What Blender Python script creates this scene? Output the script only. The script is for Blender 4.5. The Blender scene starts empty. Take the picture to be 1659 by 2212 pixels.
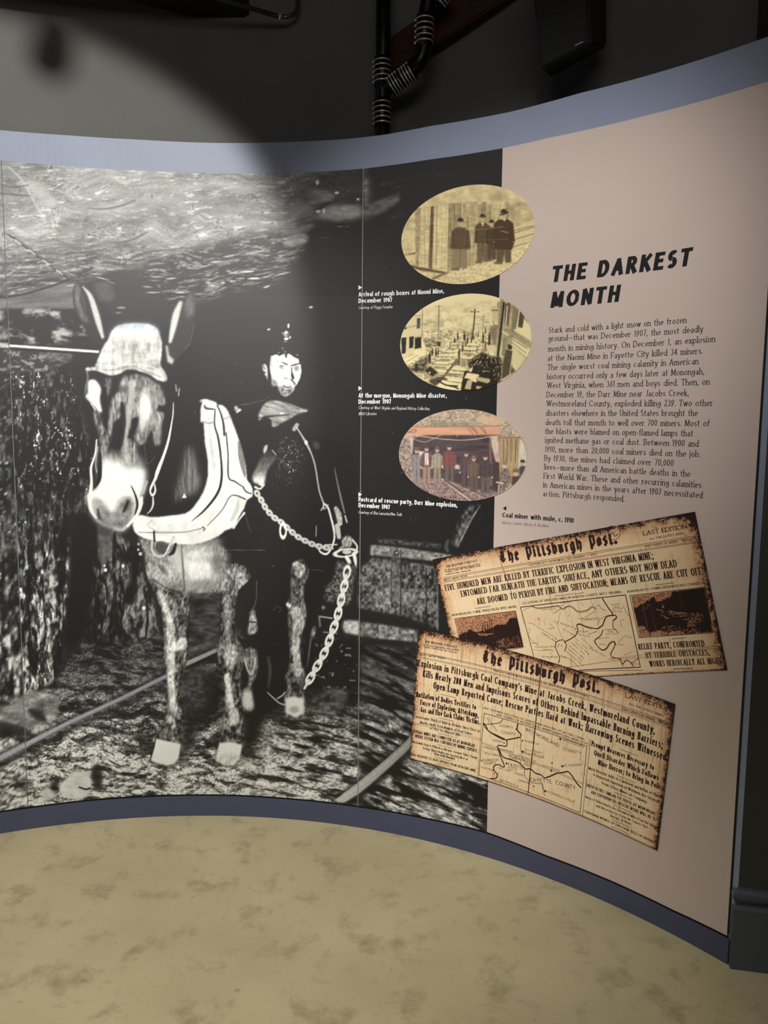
import bpy, bmesh, math, random
import numpy as np
from math import sin, cos, pi, radians

C = bpy.context.scene.collection
SC = bpy.context.scene

# ------------------------------------------------------------------ camera
W, H, F = 1659.0, 2212.0, 1653.0
CAMZ, PITCH, ROLL = 1.5, 0.1108, 0.0093
CX, CY, R = -0.6438, 0.7639, 2.0518          # axis and radius of the curved display wall (camera at x=y=0)
ZT, ZM, ZB = 2.488, 2.382, 0.0835            # top of wall, top of mural, bottom of mural
fw = np.array([0, cos(PITCH), -sin(PITCH)]); up0 = np.array([0, sin(PITCH), cos(PITCH)]); rt0 = np.array([1.0, 0, 0])
rt = cos(ROLL)*rt0 + sin(ROLL)*up0; up = -sin(ROLL)*rt0 + cos(ROLL)*up0
cam_d = bpy.data.cameras.new('camera'); cam = bpy.data.objects.new('camera', cam_d); C.objects.link(cam)
cam_d.sensor_fit = 'VERTICAL'; cam_d.sensor_height = 36.0; cam_d.lens = 36.0*F/H
cam_d.clip_start = 0.02; cam_d.clip_end = 60
from mathutils import Matrix, Vector
cam.matrix_world = Matrix(((rt[0], up[0], -fw[0], 0), (rt[1], up[1], -fw[1], 0), (rt[2], up[2], -fw[2], CAMZ), (0, 0, 0, 1)))
SC.camera = cam

# ------------------------------------------------------------------ world, lights, exposure
SC.view_settings.view_transform = 'Standard'; SC.view_settings.look = 'None'
SC.view_settings.exposure = 0.0; SC.view_settings.gamma = 1.0; SC.view_settings.use_curve_mapping = False
wd = bpy.data.worlds.new('dark_gallery'); SC.world = wd; wd.use_nodes = True
wd.node_tree.nodes['Background'].inputs[0].default_value = (0.9, 0.95, 1.0, 1); wd.node_tree.nodes['Background'].inputs[1].default_value = 0.012

def spot(name, loc, tgt, energy, angle, blend, radius, col):
    d = bpy.data.lights.new(name, 'SPOT'); o = bpy.data.objects.new(name, d); C.objects.link(o)
    o.location = loc; o.rotation_euler = (Vector(tgt)-Vector(loc)).to_track_quat('-Z', 'Y').to_euler()
    d.energy = energy; d.spot_size = radians(angle); d.spot_blend = blend; d.shadow_soft_size = radius; d.color = col
    return o
def area(name, loc, tgt, energy, sx, sy, col):
    d = bpy.data.lights.new(name, 'AREA'); o = bpy.data.objects.new(name, d); C.objects.link(o)
    o.location = loc; o.rotation_euler = (Vector(tgt)-Vector(loc)).to_track_quat('-Z', 'Y').to_euler()
    d.shape = 'RECTANGLE'; d.size = sx; d.size_y = sy; d.energy = energy; d.color = col
    return o
spot('mural_wash', (-1.0, 0.35, 3.45), (-0.80, 2.75, 0.45), 305, 58, 0.8, 0.05, (1.0, 0.99, 0.96))
spot('beam_left', (-1.45, 0.25, 3.3), (-1.47, 2.65, 1.98), 250, 47, 0.20, 0.045, (1.0, 0.99, 0.95))
spot('panel_wash', (-0.05, 0.30, 3.45), (0.32, 2.55, 1.66), 235, 44, 1.0, 0.06, (1.0, 0.96, 0.92))
spot('fill_down_left', (-0.9, 1.0, 3.7), (-1.0, 1.5, 0), 205, 75, 0.6, 0.08, (1.0, 0.97, 0.90))  # unseen spot added to brighten the carpet and lower mural, clear of the upper wall
spot('fill_down_right', (0.1, 0.6, 3.7), (0.0, 1.1, 0), 12, 92, 0.8, 0.08, (1.0, 0.96, 0.88))  # weak unseen spot, added as extra fill on the floor
area('fill_room', (-0.3, -1.6, 3.3), (-0.2, 2.0, 1.6), 15, 2.4, 1.0, (1.0, 0.97, 0.93))  # unseen area lamp added as ambient fill and sheen on the dark print

# ------------------------------------------------------------------ mapping between picture measurements and the wall
def rays(x, y):
    x = np.asarray(x, float); y = np.asarray(y, float)
    return fw[None, :] + ((x-W/2)/F).reshape(-1, 1)*rt[None, :] - ((y-H/2)/F).reshape(-1, 1)*up[None, :]
def to_wall(x, y, rad=R):
    """picture point -> (s, z): arc length along the wall and height"""
    d = rays(x, y)
    a = d[:, 0]**2+d[:, 1]**2; b = -2*(d[:, 0]*CX+d[:, 1]*CY); c = CX*CX+CY*CY-rad*rad
    t = (-b+np.sqrt(np.maximum(b*b-4*a*c, 1e-9)))/(2*a)
    P = d*t[:, None]
    return np.arctan2(P[:, 0]-CX, P[:, 1]-CY)*R, P[:, 2]+CAMZ
def tw(p, rad=R):
    s, z = to_wall([p[0]], [p[1]], rad); return np.array([s[0], z[0]])
def wall3(s, z, off=0.0):
    """(s, z) -> xyz, off = distance in front of the wall face"""
    s = np.asarray(s, float); z = np.asarray(z, float); th = s/R; r = R-off
    return np.stack([CX+r*np.sin(th), CY+r*np.cos(th), z+0*s], -1)
def to_px(s, z):
    P = wall3(s, z); P = P-np.array([0, 0, CAMZ])
    w = P@fw
    return W/2+F*(P@rt)/w, H/2-F*(P@up)/w
def floor_pt(x, y, z=0.0):
    d = rays([x], [y])[0]; t = (z-CAMZ)/d[2]; return np.array([d[0]*t, d[1]*t, z])
def depth_pt(x, y, dep):
    d = rays([x], [y])[0]; return d*dep+np.array([0, 0, CAMZ])
def height_pt(x, y, z):
    return floor_pt(x, y, z)

# ------------------------------------------------------------------ materials
def lin(c):
    c = np.asarray(c, float); return np.where(c <= 0.04045, c/12.92, ((c+0.055)/1.055)**2.4)
def mat(name, col, rough=0.6, metal=0.0, noise=0.0, nscale=20.0, bump=0.0, bscale=200.0, spec=0.5, stretch=(1, 1, 1), col2=None):
    m = bpy.data.materials.new(name); m.use_nodes = True; nt = m.node_tree; b = nt.nodes['Principled BSDF']
    c = tuple(lin(col))+(1,)
    b.inputs['Base Color'].default_value = c; b.inputs['Roughness'].default_value = rough; b.inputs['Metallic'].default_value = metal
    b.inputs['Specular IOR Level'].default_value = spec
    tc = nt.nodes.new('ShaderNodeTexCoord'); mp = nt.nodes.new('ShaderNodeMapping'); mp.inputs['Scale'].default_value = stretch
    nt.links.new(tc.outputs['Object'], mp.inputs[0])
    if noise:
        n = nt.nodes.new('ShaderNodeTexNoise'); n.inputs['Scale'].default_value = nscale; n.inputs['Detail'].default_value = 5
        nt.links.new(mp.outputs[0], n.inputs[0])
        r = nt.nodes.new('ShaderNodeMapRange'); r.inputs['From Min'].default_value = 0.3; r.inputs['From Max'].default_value = 0.7
        nt.links.new(n.outputs[0], r.inputs[0])
        mx = nt.nodes.new('ShaderNodeMix'); mx.data_type = 'RGBA'; nt.links.new(r.outputs[0], mx.inputs['Factor'])
        c2 = tuple(lin(col2))+(1,) if col2 is not None else tuple(x*(1-noise) for x in c[:3])+(1,)
        mx.inputs[6].default_value = c2; mx.inputs[7].default_value = c
        nt.links.new(mx.outputs[2], b.inputs['Base Color'])
    if bump:
        n = nt.nodes.new('ShaderNodeTexNoise'); n.inputs['Scale'].default_value = bscale; n.inputs['Detail'].default_value = 3
        nt.links.new(mp.outputs[0], n.inputs[0])
        bp = nt.nodes.new('ShaderNodeBump'); bp.inputs['Strength'].default_value = bump; bp.inputs['Distance'].default_value = 0.002
        nt.links.new(n.outputs[0], bp.inputs['Height']); nt.links.new(bp.outputs[0], b.inputs['Normal'])
    return m
def print_mat(name, rough=0.42, spec=0.5, grain=0.05):
    """a printed sheet: the ink comes from the mesh's colour attribute, a fine procedural grain on top"""
    m = bpy.data.materials.new(name); m.use_nodes = True; nt = m.node_tree; b = nt.nodes['Principled BSDF']
    a = nt.nodes.new('ShaderNodeVertexColor'); a.layer_name = 'ink'
    tc = nt.nodes.new('ShaderNodeTexCoord'); n = nt.nodes.new('ShaderNodeTexNoise'); n.inputs['Scale'].default_value = 420; n.inputs['Detail'].default_value = 2
    nt.links.new(tc.outputs['Object'], n.inputs[0])
    r = nt.nodes.new('ShaderNodeMapRange'); r.inputs['To Min'].default_value = 1-grain*4; r.inputs['To Max'].default_value = 1+grain*4
    nt.links.new(n.outputs[0], r.inputs[0])
    mx = nt.nodes.new('ShaderNodeVectorMath'); mx.operation = 'SCALE'
    nt.links.new(a.outputs[0], mx.inputs[0]); nt.links.new(r.outputs[0], mx.inputs['Scale'])
    nt.links.new(mx.outputs[0], b.inputs['Base Color'])
    b.inputs['Roughness'].default_value = rough; b.inputs['Specular IOR Level'].default_value = spec
    return m
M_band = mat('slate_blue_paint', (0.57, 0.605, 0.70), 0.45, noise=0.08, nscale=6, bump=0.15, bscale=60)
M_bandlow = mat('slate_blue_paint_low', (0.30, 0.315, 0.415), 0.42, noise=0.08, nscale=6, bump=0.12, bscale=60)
M_pink = mat('dusty_pink_print', (0.825, 0.755, 0.72), 0.5, noise=0.04, nscale=3, spec=0.4)
M_dark = mat('dark_grey_wall_paint', (0.45, 0.445, 0.425), 0.75, noise=0.1, nscale=5, bump=0.2, bscale=90)
M_olive = mat('dark_olive_wall_paint', (0.27, 0.27, 0.24), 0.7, noise=0.1, nscale=8, bump=0.2, bscale=90)
M_base = mat('charcoal_blue_gloss_paint', (0.33, 0.35, 0.39), 0.35, noise=0.08, nscale=8, bump=0.1, bscale=80)
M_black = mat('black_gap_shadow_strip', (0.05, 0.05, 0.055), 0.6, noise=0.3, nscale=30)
M_seam = mat('pale_panel_edge', (0.66, 0.64, 0.56), 0.5, noise=0.1, nscale=60)
M_ink = mat('black_ink', (0.10, 0.10, 0.11), 0.5, noise=0.2, nscale=80)
M_inkb = mat('news_ink', (0.13, 0.06, 0.07), 0.55, noise=0.5, nscale=300, col2=(0.26, 0.14, 0.12))
M_inkl = mat('faded_ink', (0.52, 0.36, 0.27), 0.6, noise=0.3, nscale=300)
M_inkr = mat('red_brown_ink', (0.74, 0.48, 0.38), 0.6, noise=0.2, nscale=300)
M_white = mat('white_ink', (0.97, 0.97, 0.96), 0.5, noise=0.03, nscale=80)
M_print = print_mat('mural_print', 0.5, 0.6, 0.04)
M_photo = print_mat('photo_print', 0.45, 0.4, 0.03)
M_news = print_mat('newsprint', 0.55, 0.35, 0.04)
M_pipe = mat('black_iron_pipe', (0.09, 0.09, 0.09), 0.35, metal=0.3, noise=0.3, nscale=40)
M_chrome = mat('chrome_band', (0.90, 0.90, 0.86), 0.38, metal=0.45, noise=0.1, nscale=40)
M_timber = mat('dark_stained_timber', (0.30, 0.13, 0.06), 0.6, noise=0.6, nscale=14, stretch=(1, 8, 8), bump=0.3, bscale=60)
M_ceil = mat('matt_black_ceiling', (0.06, 0.055, 0.05), 0.9, noise=0.3, nscale=6)
M_cond = mat('galvanised_conduit', (0.45, 0.42, 0.38), 0.35, metal=0.7, noise=0.2, nscale=40)
M_spk = mat('black_speaker_cabinet', (0.09, 0.075, 0.07), 0.6, noise=0.3, nscale=60)
M_cloth = mat('black_grille_cloth', (0.085, 0.085, 0.10), 0.85, noise=0.4, nscale=400, bump=0.4, bscale=900)

def carpet_mat():
    m = bpy.data.materials.new('beige_cut_pile_carpet'); m.use_nodes = True; nt = m.node_tree; b = nt.nodes['Principled BSDF']
    N = nt.nodes.new; L = nt.links.new
    tc = N('ShaderNodeTexCoord')
    def noi(scale, det, dist=0.0, rough=0.5):
        n = N('ShaderNodeTexNoise'); n.inputs['Scale'].default_value = scale; n.inputs['Detail'].default_value = det
        n.inputs['Distortion'].default_value = dist; n.inputs['Roughness'].default_value = rough; L(tc.outputs['Object'], n.inputs[0]); return n
    def rng(src, a, b_, c=0.0, d=1.0):
        r = N('ShaderNodeMapRange'); r.inputs['From Min'].default_value = a; r.inputs['From Max'].default_value = b_
        r.inputs['To Min'].default_value = c; r.inputs['To Max'].default_value = d; L(src, r.inputs[0]); return r.outputs[0]
    def mix(f, a, b_):
        mx = N('ShaderNodeMix'); mx.data_type = 'RGBA'; L(f, mx.inputs['Factor'])
        for k, v in ((6, a), (7, b_)):
            if isinstance(v, tuple): mx.inputs[k].default_value = v
            else: L(v, mx.inputs[k])
        return mx.outputs[2]
    base = mix(rng(noi(2.2, 4).outputs[0], 0.35, 0.65), tuple(lin((0.72, 0.67, 0.515)))+(1,), tuple(lin((0.79, 0.735, 0.575)))+(1,))
    st = mix(rng(noi(7.5, 6, 0.15, 0.68).outputs[0], 0.52, 0.74), base, tuple(lin((0.545, 0.495, 0.37)))+(1,))
    st2 = mix(rng(noi(22, 3, 0.2).outputs[0], 0.68, 0.80), st, tuple(lin((0.55, 0.49, 0.37)))+(1,))
    fine = mix(rng(noi(420, 2).outputs[0], 0.3, 0.7, 0.0, 0.55), st2, tuple(lin((0.55, 0.50, 0.35)))+(1,))
    L(fine, b.inputs['Base Color']); b.inputs['Roughness'].default_value = 0.95; b.inputs['Specular IOR Level'].default_value = 0.1
    b.inputs['Sheen Weight'].default_value = 0.15
    bp = N('ShaderNodeBump'); bp.inputs['Strength'].default_value = 0.7; bp.inputs['Distance'].default_value = 0.004
    L(noi(650, 2, 0.0, 0.7).outputs[0], bp.inputs['Height']); L(bp.outputs[0], b.inputs['Normal'])
    return m
M_carpet = carpet_mat()

# ------------------------------------------------------------------ object helpers
def link(name, me, m=None, parent=None):
    o = bpy.data.objects.new(name, me); C.objects.link(o)
    if m is not None: me.materials.append(m)
    if parent is not None: o.parent = parent
    return o
def tag(o, label=None, cat=None, group=None, kind=None):
    if label: o['label'] = label
    if cat: o['category'] = cat
    if group: o['group'] = group
    if kind: o['kind'] = kind
    return o
def thing(name, label, cat, loc=(0, 0, 0), group=None):
    o = bpy.data.objects.new(name, None); C.objects.link(o); o.location = loc; o.empty_display_size = 0.05
    return tag(o, label, cat, group)
def raw_mesh(name, V, Q, smooth=False):
    """fast mesh from arrays (quads)"""
    V = np.ascontiguousarray(V, dtype=np.float32); Q = np.ascontiguousarray(Q, dtype=np.int32)
    me = bpy.data.meshes.new(name); n = Q.shape[1]
    me.vertices.add(len(V)); me.vertices.foreach_set('co', V.ravel())
    me.loops.add(Q.size); me.loops.foreach_set('vertex_index', Q.ravel())
    me.polygons.add(len(Q)); me.polygons.foreach_set('loop_start', np.arange(0, Q.size, n, dtype=np.int32))
    me.polygons.foreach_set('loop_total', np.full(len(Q), n, dtype=np.int32))
    me.update(calc_edges=True)
    me.polygons.foreach_set('use_smooth', np.full(len(Q), smooth, dtype=bool))
    return me
def grid_quads(nu, nv):
    i = np.arange(nu-1); j = np.arange(nv-1); I, J = np.meshgrid(i, j)
    a = (J*nu+I).ravel(); return np.stack([a, a+1, a+nu+1, a+nu], 1)
def ink(me, rgb):
    ca = me.color_attributes.new('ink', 'FLOAT_COLOR', 'POINT')
    a = np.ones((len(me.vertices), 4), np.float32); a[:, :3] = rgb
    ca.data.foreach_set('color', a.ravel())
def sheet_from_front(S, Z, off, thick, name):
    """curved sheet: front grid at 'off' in front of the wall, rim and back so that it has real thickness"""
    nv, nu = S.shape
    front = wall3(S.ravel(), Z.ravel(), off); Q = grid_quads(nu, nv)
    idx = np.arange(nu*nv).reshape(nv, nu)
    ring = np.concatenate([idx[0, :], idx[1:, -1], idx[-1, -2::-1], idx[-2:0:-1, 0]])
    back = wall3(S.ravel()[ring], Z.ravel()[ring], off-thick)
    n0 = nu*nv; m = len(ring); k = np.arange(m); k2 = (k+1) % m
    rim = np.stack([ring[k], n0+k, n0+k2, ring[k2]], 1)
    return np.concatenate([front, back]), np.concatenate([Q, rim]), ring
def bm_obj(name, bm, m, parent=None, smooth=False):
    me = bpy.data.meshes.new(name); bmesh.ops.recalc_face_normals(bm, faces=bm.faces); bm.to_mesh(me); bm.free()
    if smooth:
        for p in me.polygons: p.use_smooth = True
    return link(name, me, m, parent)
def ring_pts(c, axis, r, n=16, ref=None):
    a = Vector(axis).normalized(); u = a.orthogonal().normalized() if ref is None else (Vector(ref)-a*Vector(ref).dot(a)).normalized(); v = a.cross(u)
    return [Vector(c)+u*r*cos(2*pi*k/n)+v*r*sin(2*pi*k/n) for k in range(n)]
def tube(bm, pts, rad, n=16, caps=True):
    pts = [Vector(p) for p in pts]; rad = rad if isinstance(rad, (list, tuple)) else [rad]*len(pts)
    prev = None; rings = []; ref = Vector((0.31, 0.77, 0.2))
    for i, p in enumerate(pts):
        ax = (pts[min(i+1, len(pts)-1)]-pts[max(i-1, 0)])
        if ax.length < 1e-9: ax = Vector((0, 0, 1))
        if i > 0 and pts[i] == pts[i-1]: pass
        rings.append([bm.verts.new(q) for q in ring_pts(p, ax, rad[i], n, ref)])
    for a, b in zip(rings, rings[1:]):
        for k in range(n): bm.faces.new((a[k], a[(k+1) % n], b[(k+1) % n], b[k]))
    if caps: bm.faces.new(rings[0][::-1]); bm.faces.new(rings[-1])
def box_pts(bm, P):
    """8 corner points: bottom 4 (ccw) then top 4"""
    v = [bm.verts.new(Vector(p)) for p in P]
    for f in ((0, 3, 2, 1), (4, 5, 6, 7), (0, 1, 5, 4), (1, 2, 6, 5), (2, 3, 7, 6), (3, 0, 4, 7)): bm.faces.new([v[i] for i in f])
def catmull(P, n=6, closed=True):
    P = np.asarray(P, float)
    if closed: Q = np.concatenate([P[-1:], P, P[:2]])
    else: Q = np.concatenate([2*P[:1]-P[1:2], P, 2*P[-1:]-P[-2:-1]])
    t = np.linspace(0, 1, n, endpoint=False)[:, None]; out = []
    for i in range(1, len(Q)-2):
        a, b, c, d = Q[i-1], Q[i], Q[i+1], Q[i+2]
        out.append(0.5*((2*b)+(-a+c)*t+(2*a-5*b+4*c-d)*t*t+(-a+3*b-3*c+d)*t**3))
    out = np.concatenate(out)
    if not closed: out = np.concatenate([out, P[-1:]])
    return out
# ------------------------------------------------------------------ the room
def strip_wall(name, s0, s1, z0f, z1f, off0, off1, m, n=160, parent=None, nz=2):
    """curved band standing from off1 (back) to off0 (front)"""
    bm = bmesh.new(); cols = []
    for i in range(n+1):
        s = s0+(s1-s0)*i/n; z0 = z0f(s) if callable(z0f) else z0f; z1 = z1f(s) if callable(z1f) else z1f
        c = [bm.verts.new(wall3(s, z, o)) for z, o in ((z0, off0), (z1, off0), (z1, off1), (z0, off1))]
        cols.append(c)
    for a, b in zip(cols, cols[1:]):
        for k in range(4): bm.faces.new((a[k], b[k], b[(k+1) % 4], a[(k+1) % 4]))
    bm.faces.new(cols[0]); bm.faces.new(cols[-1][::-1])
    return bm_obj(name, bm, m, parent)
S_END = 1.897; S_LEFT = -2.9
def curve_from_px(pts):
    s, z = to_wall([p[0] for p in pts], [p[1] for p in pts]); o = np.argsort(s); return s[o], z[o]
def edge_fn(pts, zl, zr):
    s, z = curve_from_px(pts); s = np.concatenate([[S_LEFT, s[0]-0.5], s, [S_END+0.1]]); z = np.concatenate([[zl, zl], z, [zr]])
    return lambda q: np.interp(q, s, z)
z_top = edge_fn([(0, 281), (150, 292.5), (300, 301.5), (450, 308.5), (600, 307.5), (750, 300), (830, 291), (931, 272), (1105, 241), (1249, 202), (1480, 139), (1659, 79)], ZT, ZT)
z_mt = edge_fn([(0, 346), (100, 356), (200, 363.6), (300, 369), (400, 372.6), (520, 375.5), (620, 374.5), (700, 371), (785, 365), (930, 345), (1086, 321), (1188, 298), (1394, 251), (1659, 177)], ZM, ZM)
z_mb = edge_fn([(0, 1751), (100, 1737), (200, 1725.5), (300, 1718.5), (400, 1715), (500, 1715.5), (600, 1721), (700, 1730), (773, 1739.5), (905, 1762), (1052, 1796), (1180, 1846), (1330, 1905), (1450, 1962), (1571, 2020)], ZB, ZB-0.004)
z_bb = lambda s: z_mb(s)-0.008

# floor
bm = bmesh.new(); nfl = 48
fv = [[bm.verts.new((-4.2+8.4*i/nfl, -3.6+8.0*j/nfl, 0)) for i in range(nfl+1)] for j in range(nfl+1)]
for j in range(nfl):
    for i in range(nfl): bm.faces.new((fv[j][i], fv[j][i+1], fv[j+1][i+1], fv[j+1][i]))
floor_o = tag(bm_obj('floor', bm, M_carpet), 'mottled beige cut-pile carpet in front of the curved wall', kind='structure')
def slab(name, x0, x1, y0, y1, z0, z1, m):
    bm = bmesh.new(); box_pts(bm, [(x0, y0, z0), (x1, y0, z0), (x1, y1, z0), (x0, y1, z0), (x0, y0, z1), (x1, y0, z1), (x1, y1, z1), (x0, y1, z1)])
    return tag(bm_obj(name, bm, m), kind='structure')
slab('ceiling', -4.2, 4.2, -3.6, 4.4, 3.75, 3.85, M_ceil)
slab('wall_left', -4.3, -4.2, -3.6, 4.4, 0, 3.75, M_dark); slab('wall_right', 4.2, 4.3, -3.6, 4.4, 0, 3.75, M_dark)
slab('wall_rear', -4.2, 4.2, -3.7, -3.6, 0, 3.75, M_dark)
tag(strip_wall('wall_upper', -3.6, 3.2, 0.0, 3.75, -0.30, -0.40, M_dark, 120), 'dark grey painted wall rising behind the display wall', kind='structure')
tag(strip_wall('wall_display', S_LEFT, S_END, 0.0, z_top, 0.0, -0.09, M_band, 220), 'curved display wall edged in slate blue paint', kind='structure')
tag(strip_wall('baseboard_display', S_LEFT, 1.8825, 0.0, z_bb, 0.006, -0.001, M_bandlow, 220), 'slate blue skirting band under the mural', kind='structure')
tag(strip_wall('gap_shade_1', S_LEFT, 1.880, z_bb, z_mb, 0.001, -0.0005, M_black, 220), kind='structure')  # black strip laid in as the shade of the recess under the mural
# pier at the right with its moulded baseboard
pc = floor_pt(1577, 2093); pd = floor_pt(1659, 2104)-pc; pd /= np.linalg.norm(pd); pn = np.array([pd[1], -pd[0], 0])  # pn towards the camera
if pn[1] > 0: pn = -pn
def pier_pt(a, d, z): return tuple(pc+pd*a-pn*d+np.array([0, 0, z]))
bm = bmesh.new(); a0, a1 = 0.0114, 2.6
box_pts(bm, [pier_pt(a0, 0.0121, 0), pier_pt(a1, 0.0121, 0), pier_pt(a1, 1.2, 0), pier_pt(a0+0.02, 1.2, 0), pier_pt(a0, 0.0121, 3.75), pier_pt(a1, 0.0121, 3.75), pier_pt(a1, 1.2, 3.75), pier_pt(a0+0.02, 1.2, 3.75)])
tag(bm_obj('wall_pier', bm, M_olive), 'dark olive pier at the right end of the display wall', kind='structure')
prof = [(0.0, 0.0), (0.0, 0.165), (0.001, 0.1665), (0.0075, 0.179), (0.0095, 0.180), (0.0095, 0.184)]
prof += [(0.0065-0.0105*cos(t), 0.2005-0.0150*sin(-t)) for t in np.linspace(-1.25, 1.35, 12)]
prof += [(0.0085, 0.2165), (0.0085, 0.220), (0.0121, 0.2205)]
prof = [(d, z*1.08) for d, z in prof]
bm = bmesh.new(); rows = []
for d, z in prof:
    e = d
    rows.append([bm.verts.new(pier_pt(0.0+e, 0.5, z)), bm.verts.new(pier_pt(0.0+e, d, z)), bm.verts.new(pier_pt(a1, d, z))])
for a, b in zip(rows, rows[1:]):
    for k in range(2): bm.faces.new((a[k], a[k+1], b[k+1], b[k]))
o = tag(bm_obj('baseboard_pier', bm, M_base), 'tall charcoal baseboard with a rounded top moulding wrapping the pier', kind='structure')

# ------------------------------------------------------------------ overhead things
def pipe_sleeve(parent, p, d, r, n=4, gap=0.0125, bolts=True):
    """clamp: stack of chrome bands on a dark sleeve"""
    d = Vector(d).normalized(); L = gap*(n+0.6)
    bm = bmesh.new(); tube(bm, [Vector(p)-d*L/2, Vector(p)+d*L/2], r*1.10, 24); sl = bm_obj('coupling_sleeve', bm, M_pipe, parent, True)
    for k in range(n):
        c = Vector(p)+d*gap*(k-(n-1)/2); bm = bmesh.new(); tube(bm, [c-d*0.0022, c+d*0.0022], r*1.19, 28); bm_obj('clamp_band', bm, M_chrome, sl, False)
        bm = bmesh.new(); v = (Vector((0, 0, CAMZ))-c); v = (v-d*v.dot(d)).normalized(); side = v.cross(d).normalized()
        b = c+side*r*1.22; tube(bm, [b-d*0.004, b+d*0.004], 0.004, 8); bm_obj('clamp_screw', bm, M_chrome, sl, True)
DP = 3.02/1.02
def up_pt(x, y, off=-0.19):
    s, z = to_wall([x], [y], R-off); s = s[0]; return Vector(wall3(s, z[0], off))
pipe = thing('drain_pipe', 'black iron pipe stack with chrome banded couplings running down behind the display wall', 'pipe', up_pt(826, 285))
def local(o, pts): return [Vector(p)-Vector(o.location) for p in pts]
def tube_obj(name, parent, pts, rad, m, n=20):
    bm = bmesh.new(); tube(bm, pts, rad, n); o = bm_obj(name, bm, m, None, True)
    if parent is not None: o.parent = parent; o.matrix_parent_inverse = Matrix.Translation(-Vector(parent.location))
    return o
pr = 0.0265
A = up_pt(826, 300); B = up_pt(826, 40); A.z -= 0.5; B = Vector((A.x, A.y, 3.75))
tube_obj('riser_pipe', pipe, [A, B], pr, M_pipe)
br = [up_pt(833, 190), up_pt(850, 180, -0.17), up_pt(880, 158, -0.15), up_pt(905, 135, -0.14), up_pt(915, 110, -0.14), up_pt(918, 80, -0.14), up_pt(920, 40, -0.14), up_pt(924, 10, -0.14), up_pt(934, -22, -0.14), up_pt(965, -50, -0.14)]
brs = [Vector(p) for p in catmull([tuple(p) for p in br], 5, False)]
tube_obj('branch_pipe', pipe, brs, pr, M_pipe)
class PO:  # sleeve parenting with the pipe's own origin kept
    pass
def sleeve_at(x, y, x2, y2, off, n, gap=0.0112):
    a = up_pt(x, y, off); b = up_pt(x2, y2, off); before = set(bpy.data.objects)
    pipe_sleeve(None, (a+b)/2, b-a, pr, n, gap)
    for o in set(bpy.data.objects)-before:
        if o.parent is None: o.parent = pipe; o.matrix_parent_inverse = Matrix.Translation(-Vector(pipe.location))
sleeve_at(826, 176, 826, 136, -0.19, 5, 0.0175); sleeve_at(826, 266, 826, 226, -0.19, 5, 0.0175); sleeve_at(917, 92, 918, 44, -0.14, 5, 0.0185)
sleeve_at(848, 186, 862, 175, -0.165, 4); sleeve_at(872, 168, 888, 156, -0.15, 4)
sleeve_at(950, 0, 960, -14, -0.14, 4)

def beam(name, label, e0, e1, h, w, m, cat='beam'):
    """rectangular timber: e0,e1 = lower front edge end points, h up, w back"""
    e0 = Vector(e0); e1 = Vector(e1); d = (e1-e0).normalized(); bk = d.cross(Vector((0, 0, 1))).normalized()
    if bk.y < 0: bk = -bk
    bm = bmesh.new(); u = Vector((0, 0, h)); b = bk*w
    box_pts(bm, [e0, e1, e1+b, e0+b, e0+u, e1+u, e1+b+u, e0+b+u])
    bmesh.ops.bevel(bm, geom=bm.edges[:], offset=0.006, segments=2, affect='EDGES')
    return tag(bm_obj(name, bm, m), label, cat)
beam('ceiling_beam', 'dark red-brown stained timber beam crossing the wall head behind the pipes', up_pt(842, 160, -0.24), up_pt(1120, 12, -0.24)+Vector((0.35, -0.12, 0.22)), 0.13, 0.05, M_timber)
b0 = height_pt(330, -22, 3.05); b1 = height_pt(640, 66, 3.05)
beam('ceiling_beam', 'black-stained timber beam carrying the thin conduit at the top of the picture', b0-(b1-b0)*1.5, b1, 0.22, 0.12, mat('black_stained_timber', (0.10, 0.055, 0.04), 0.6, noise=0.5, nscale=14, stretch=(1, 8, 8)))
c0 = height_pt(560, 50, 3.08); c1 = height_pt(850, 80, 3.02)
beam('air_duct', 'matt black duct hanging under the ceiling left of the pipe stack', c0, c1, 0.5, 0.35, M_ceil, 'duct')
cd = thing('conduit', 'thin metal conduit with a collar and elbow on the black beam', 'conduit', height_pt(470, 0, 3.06))
q0 = Vector(height_pt(455, -8, 3.06)); q1 = Vector(height_pt(604, 36, 3.04)); q1 = Vector(depth_pt(604, 36, (q1.y*fw[1])*0.0+np.linalg.norm((np.array(q1)-[0, 0, CAMZ])@fw)*0.985)); q0 = Vector(depth_pt(455, -8, np.linalg.norm((np.array(q0)-[0, 0, CAMZ])@fw)*0.985))
tube_obj('conduit_tube', cd, [q0-(q1-q0)*1.2, q1], 0.0085, M_cond, 12)
e1_ = [q1, q1+Vector((0.025, 0.0, 0.0)), q1+Vector((0.05, 0.01, 0.012)), q1+Vector((0.065, 0.02, 0.04)), q1+Vector((0.068, 0.03, 0.3))]
tube_obj('conduit_elbow', cd, e1_, 0.008, M_cond, 12)
dd = (q1-q0).normalized(); tube_obj('conduit_collar', cd, [q1-dd*0.004, q1+dd*0.004], 0.0125, M_chrome, 14)

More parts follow.
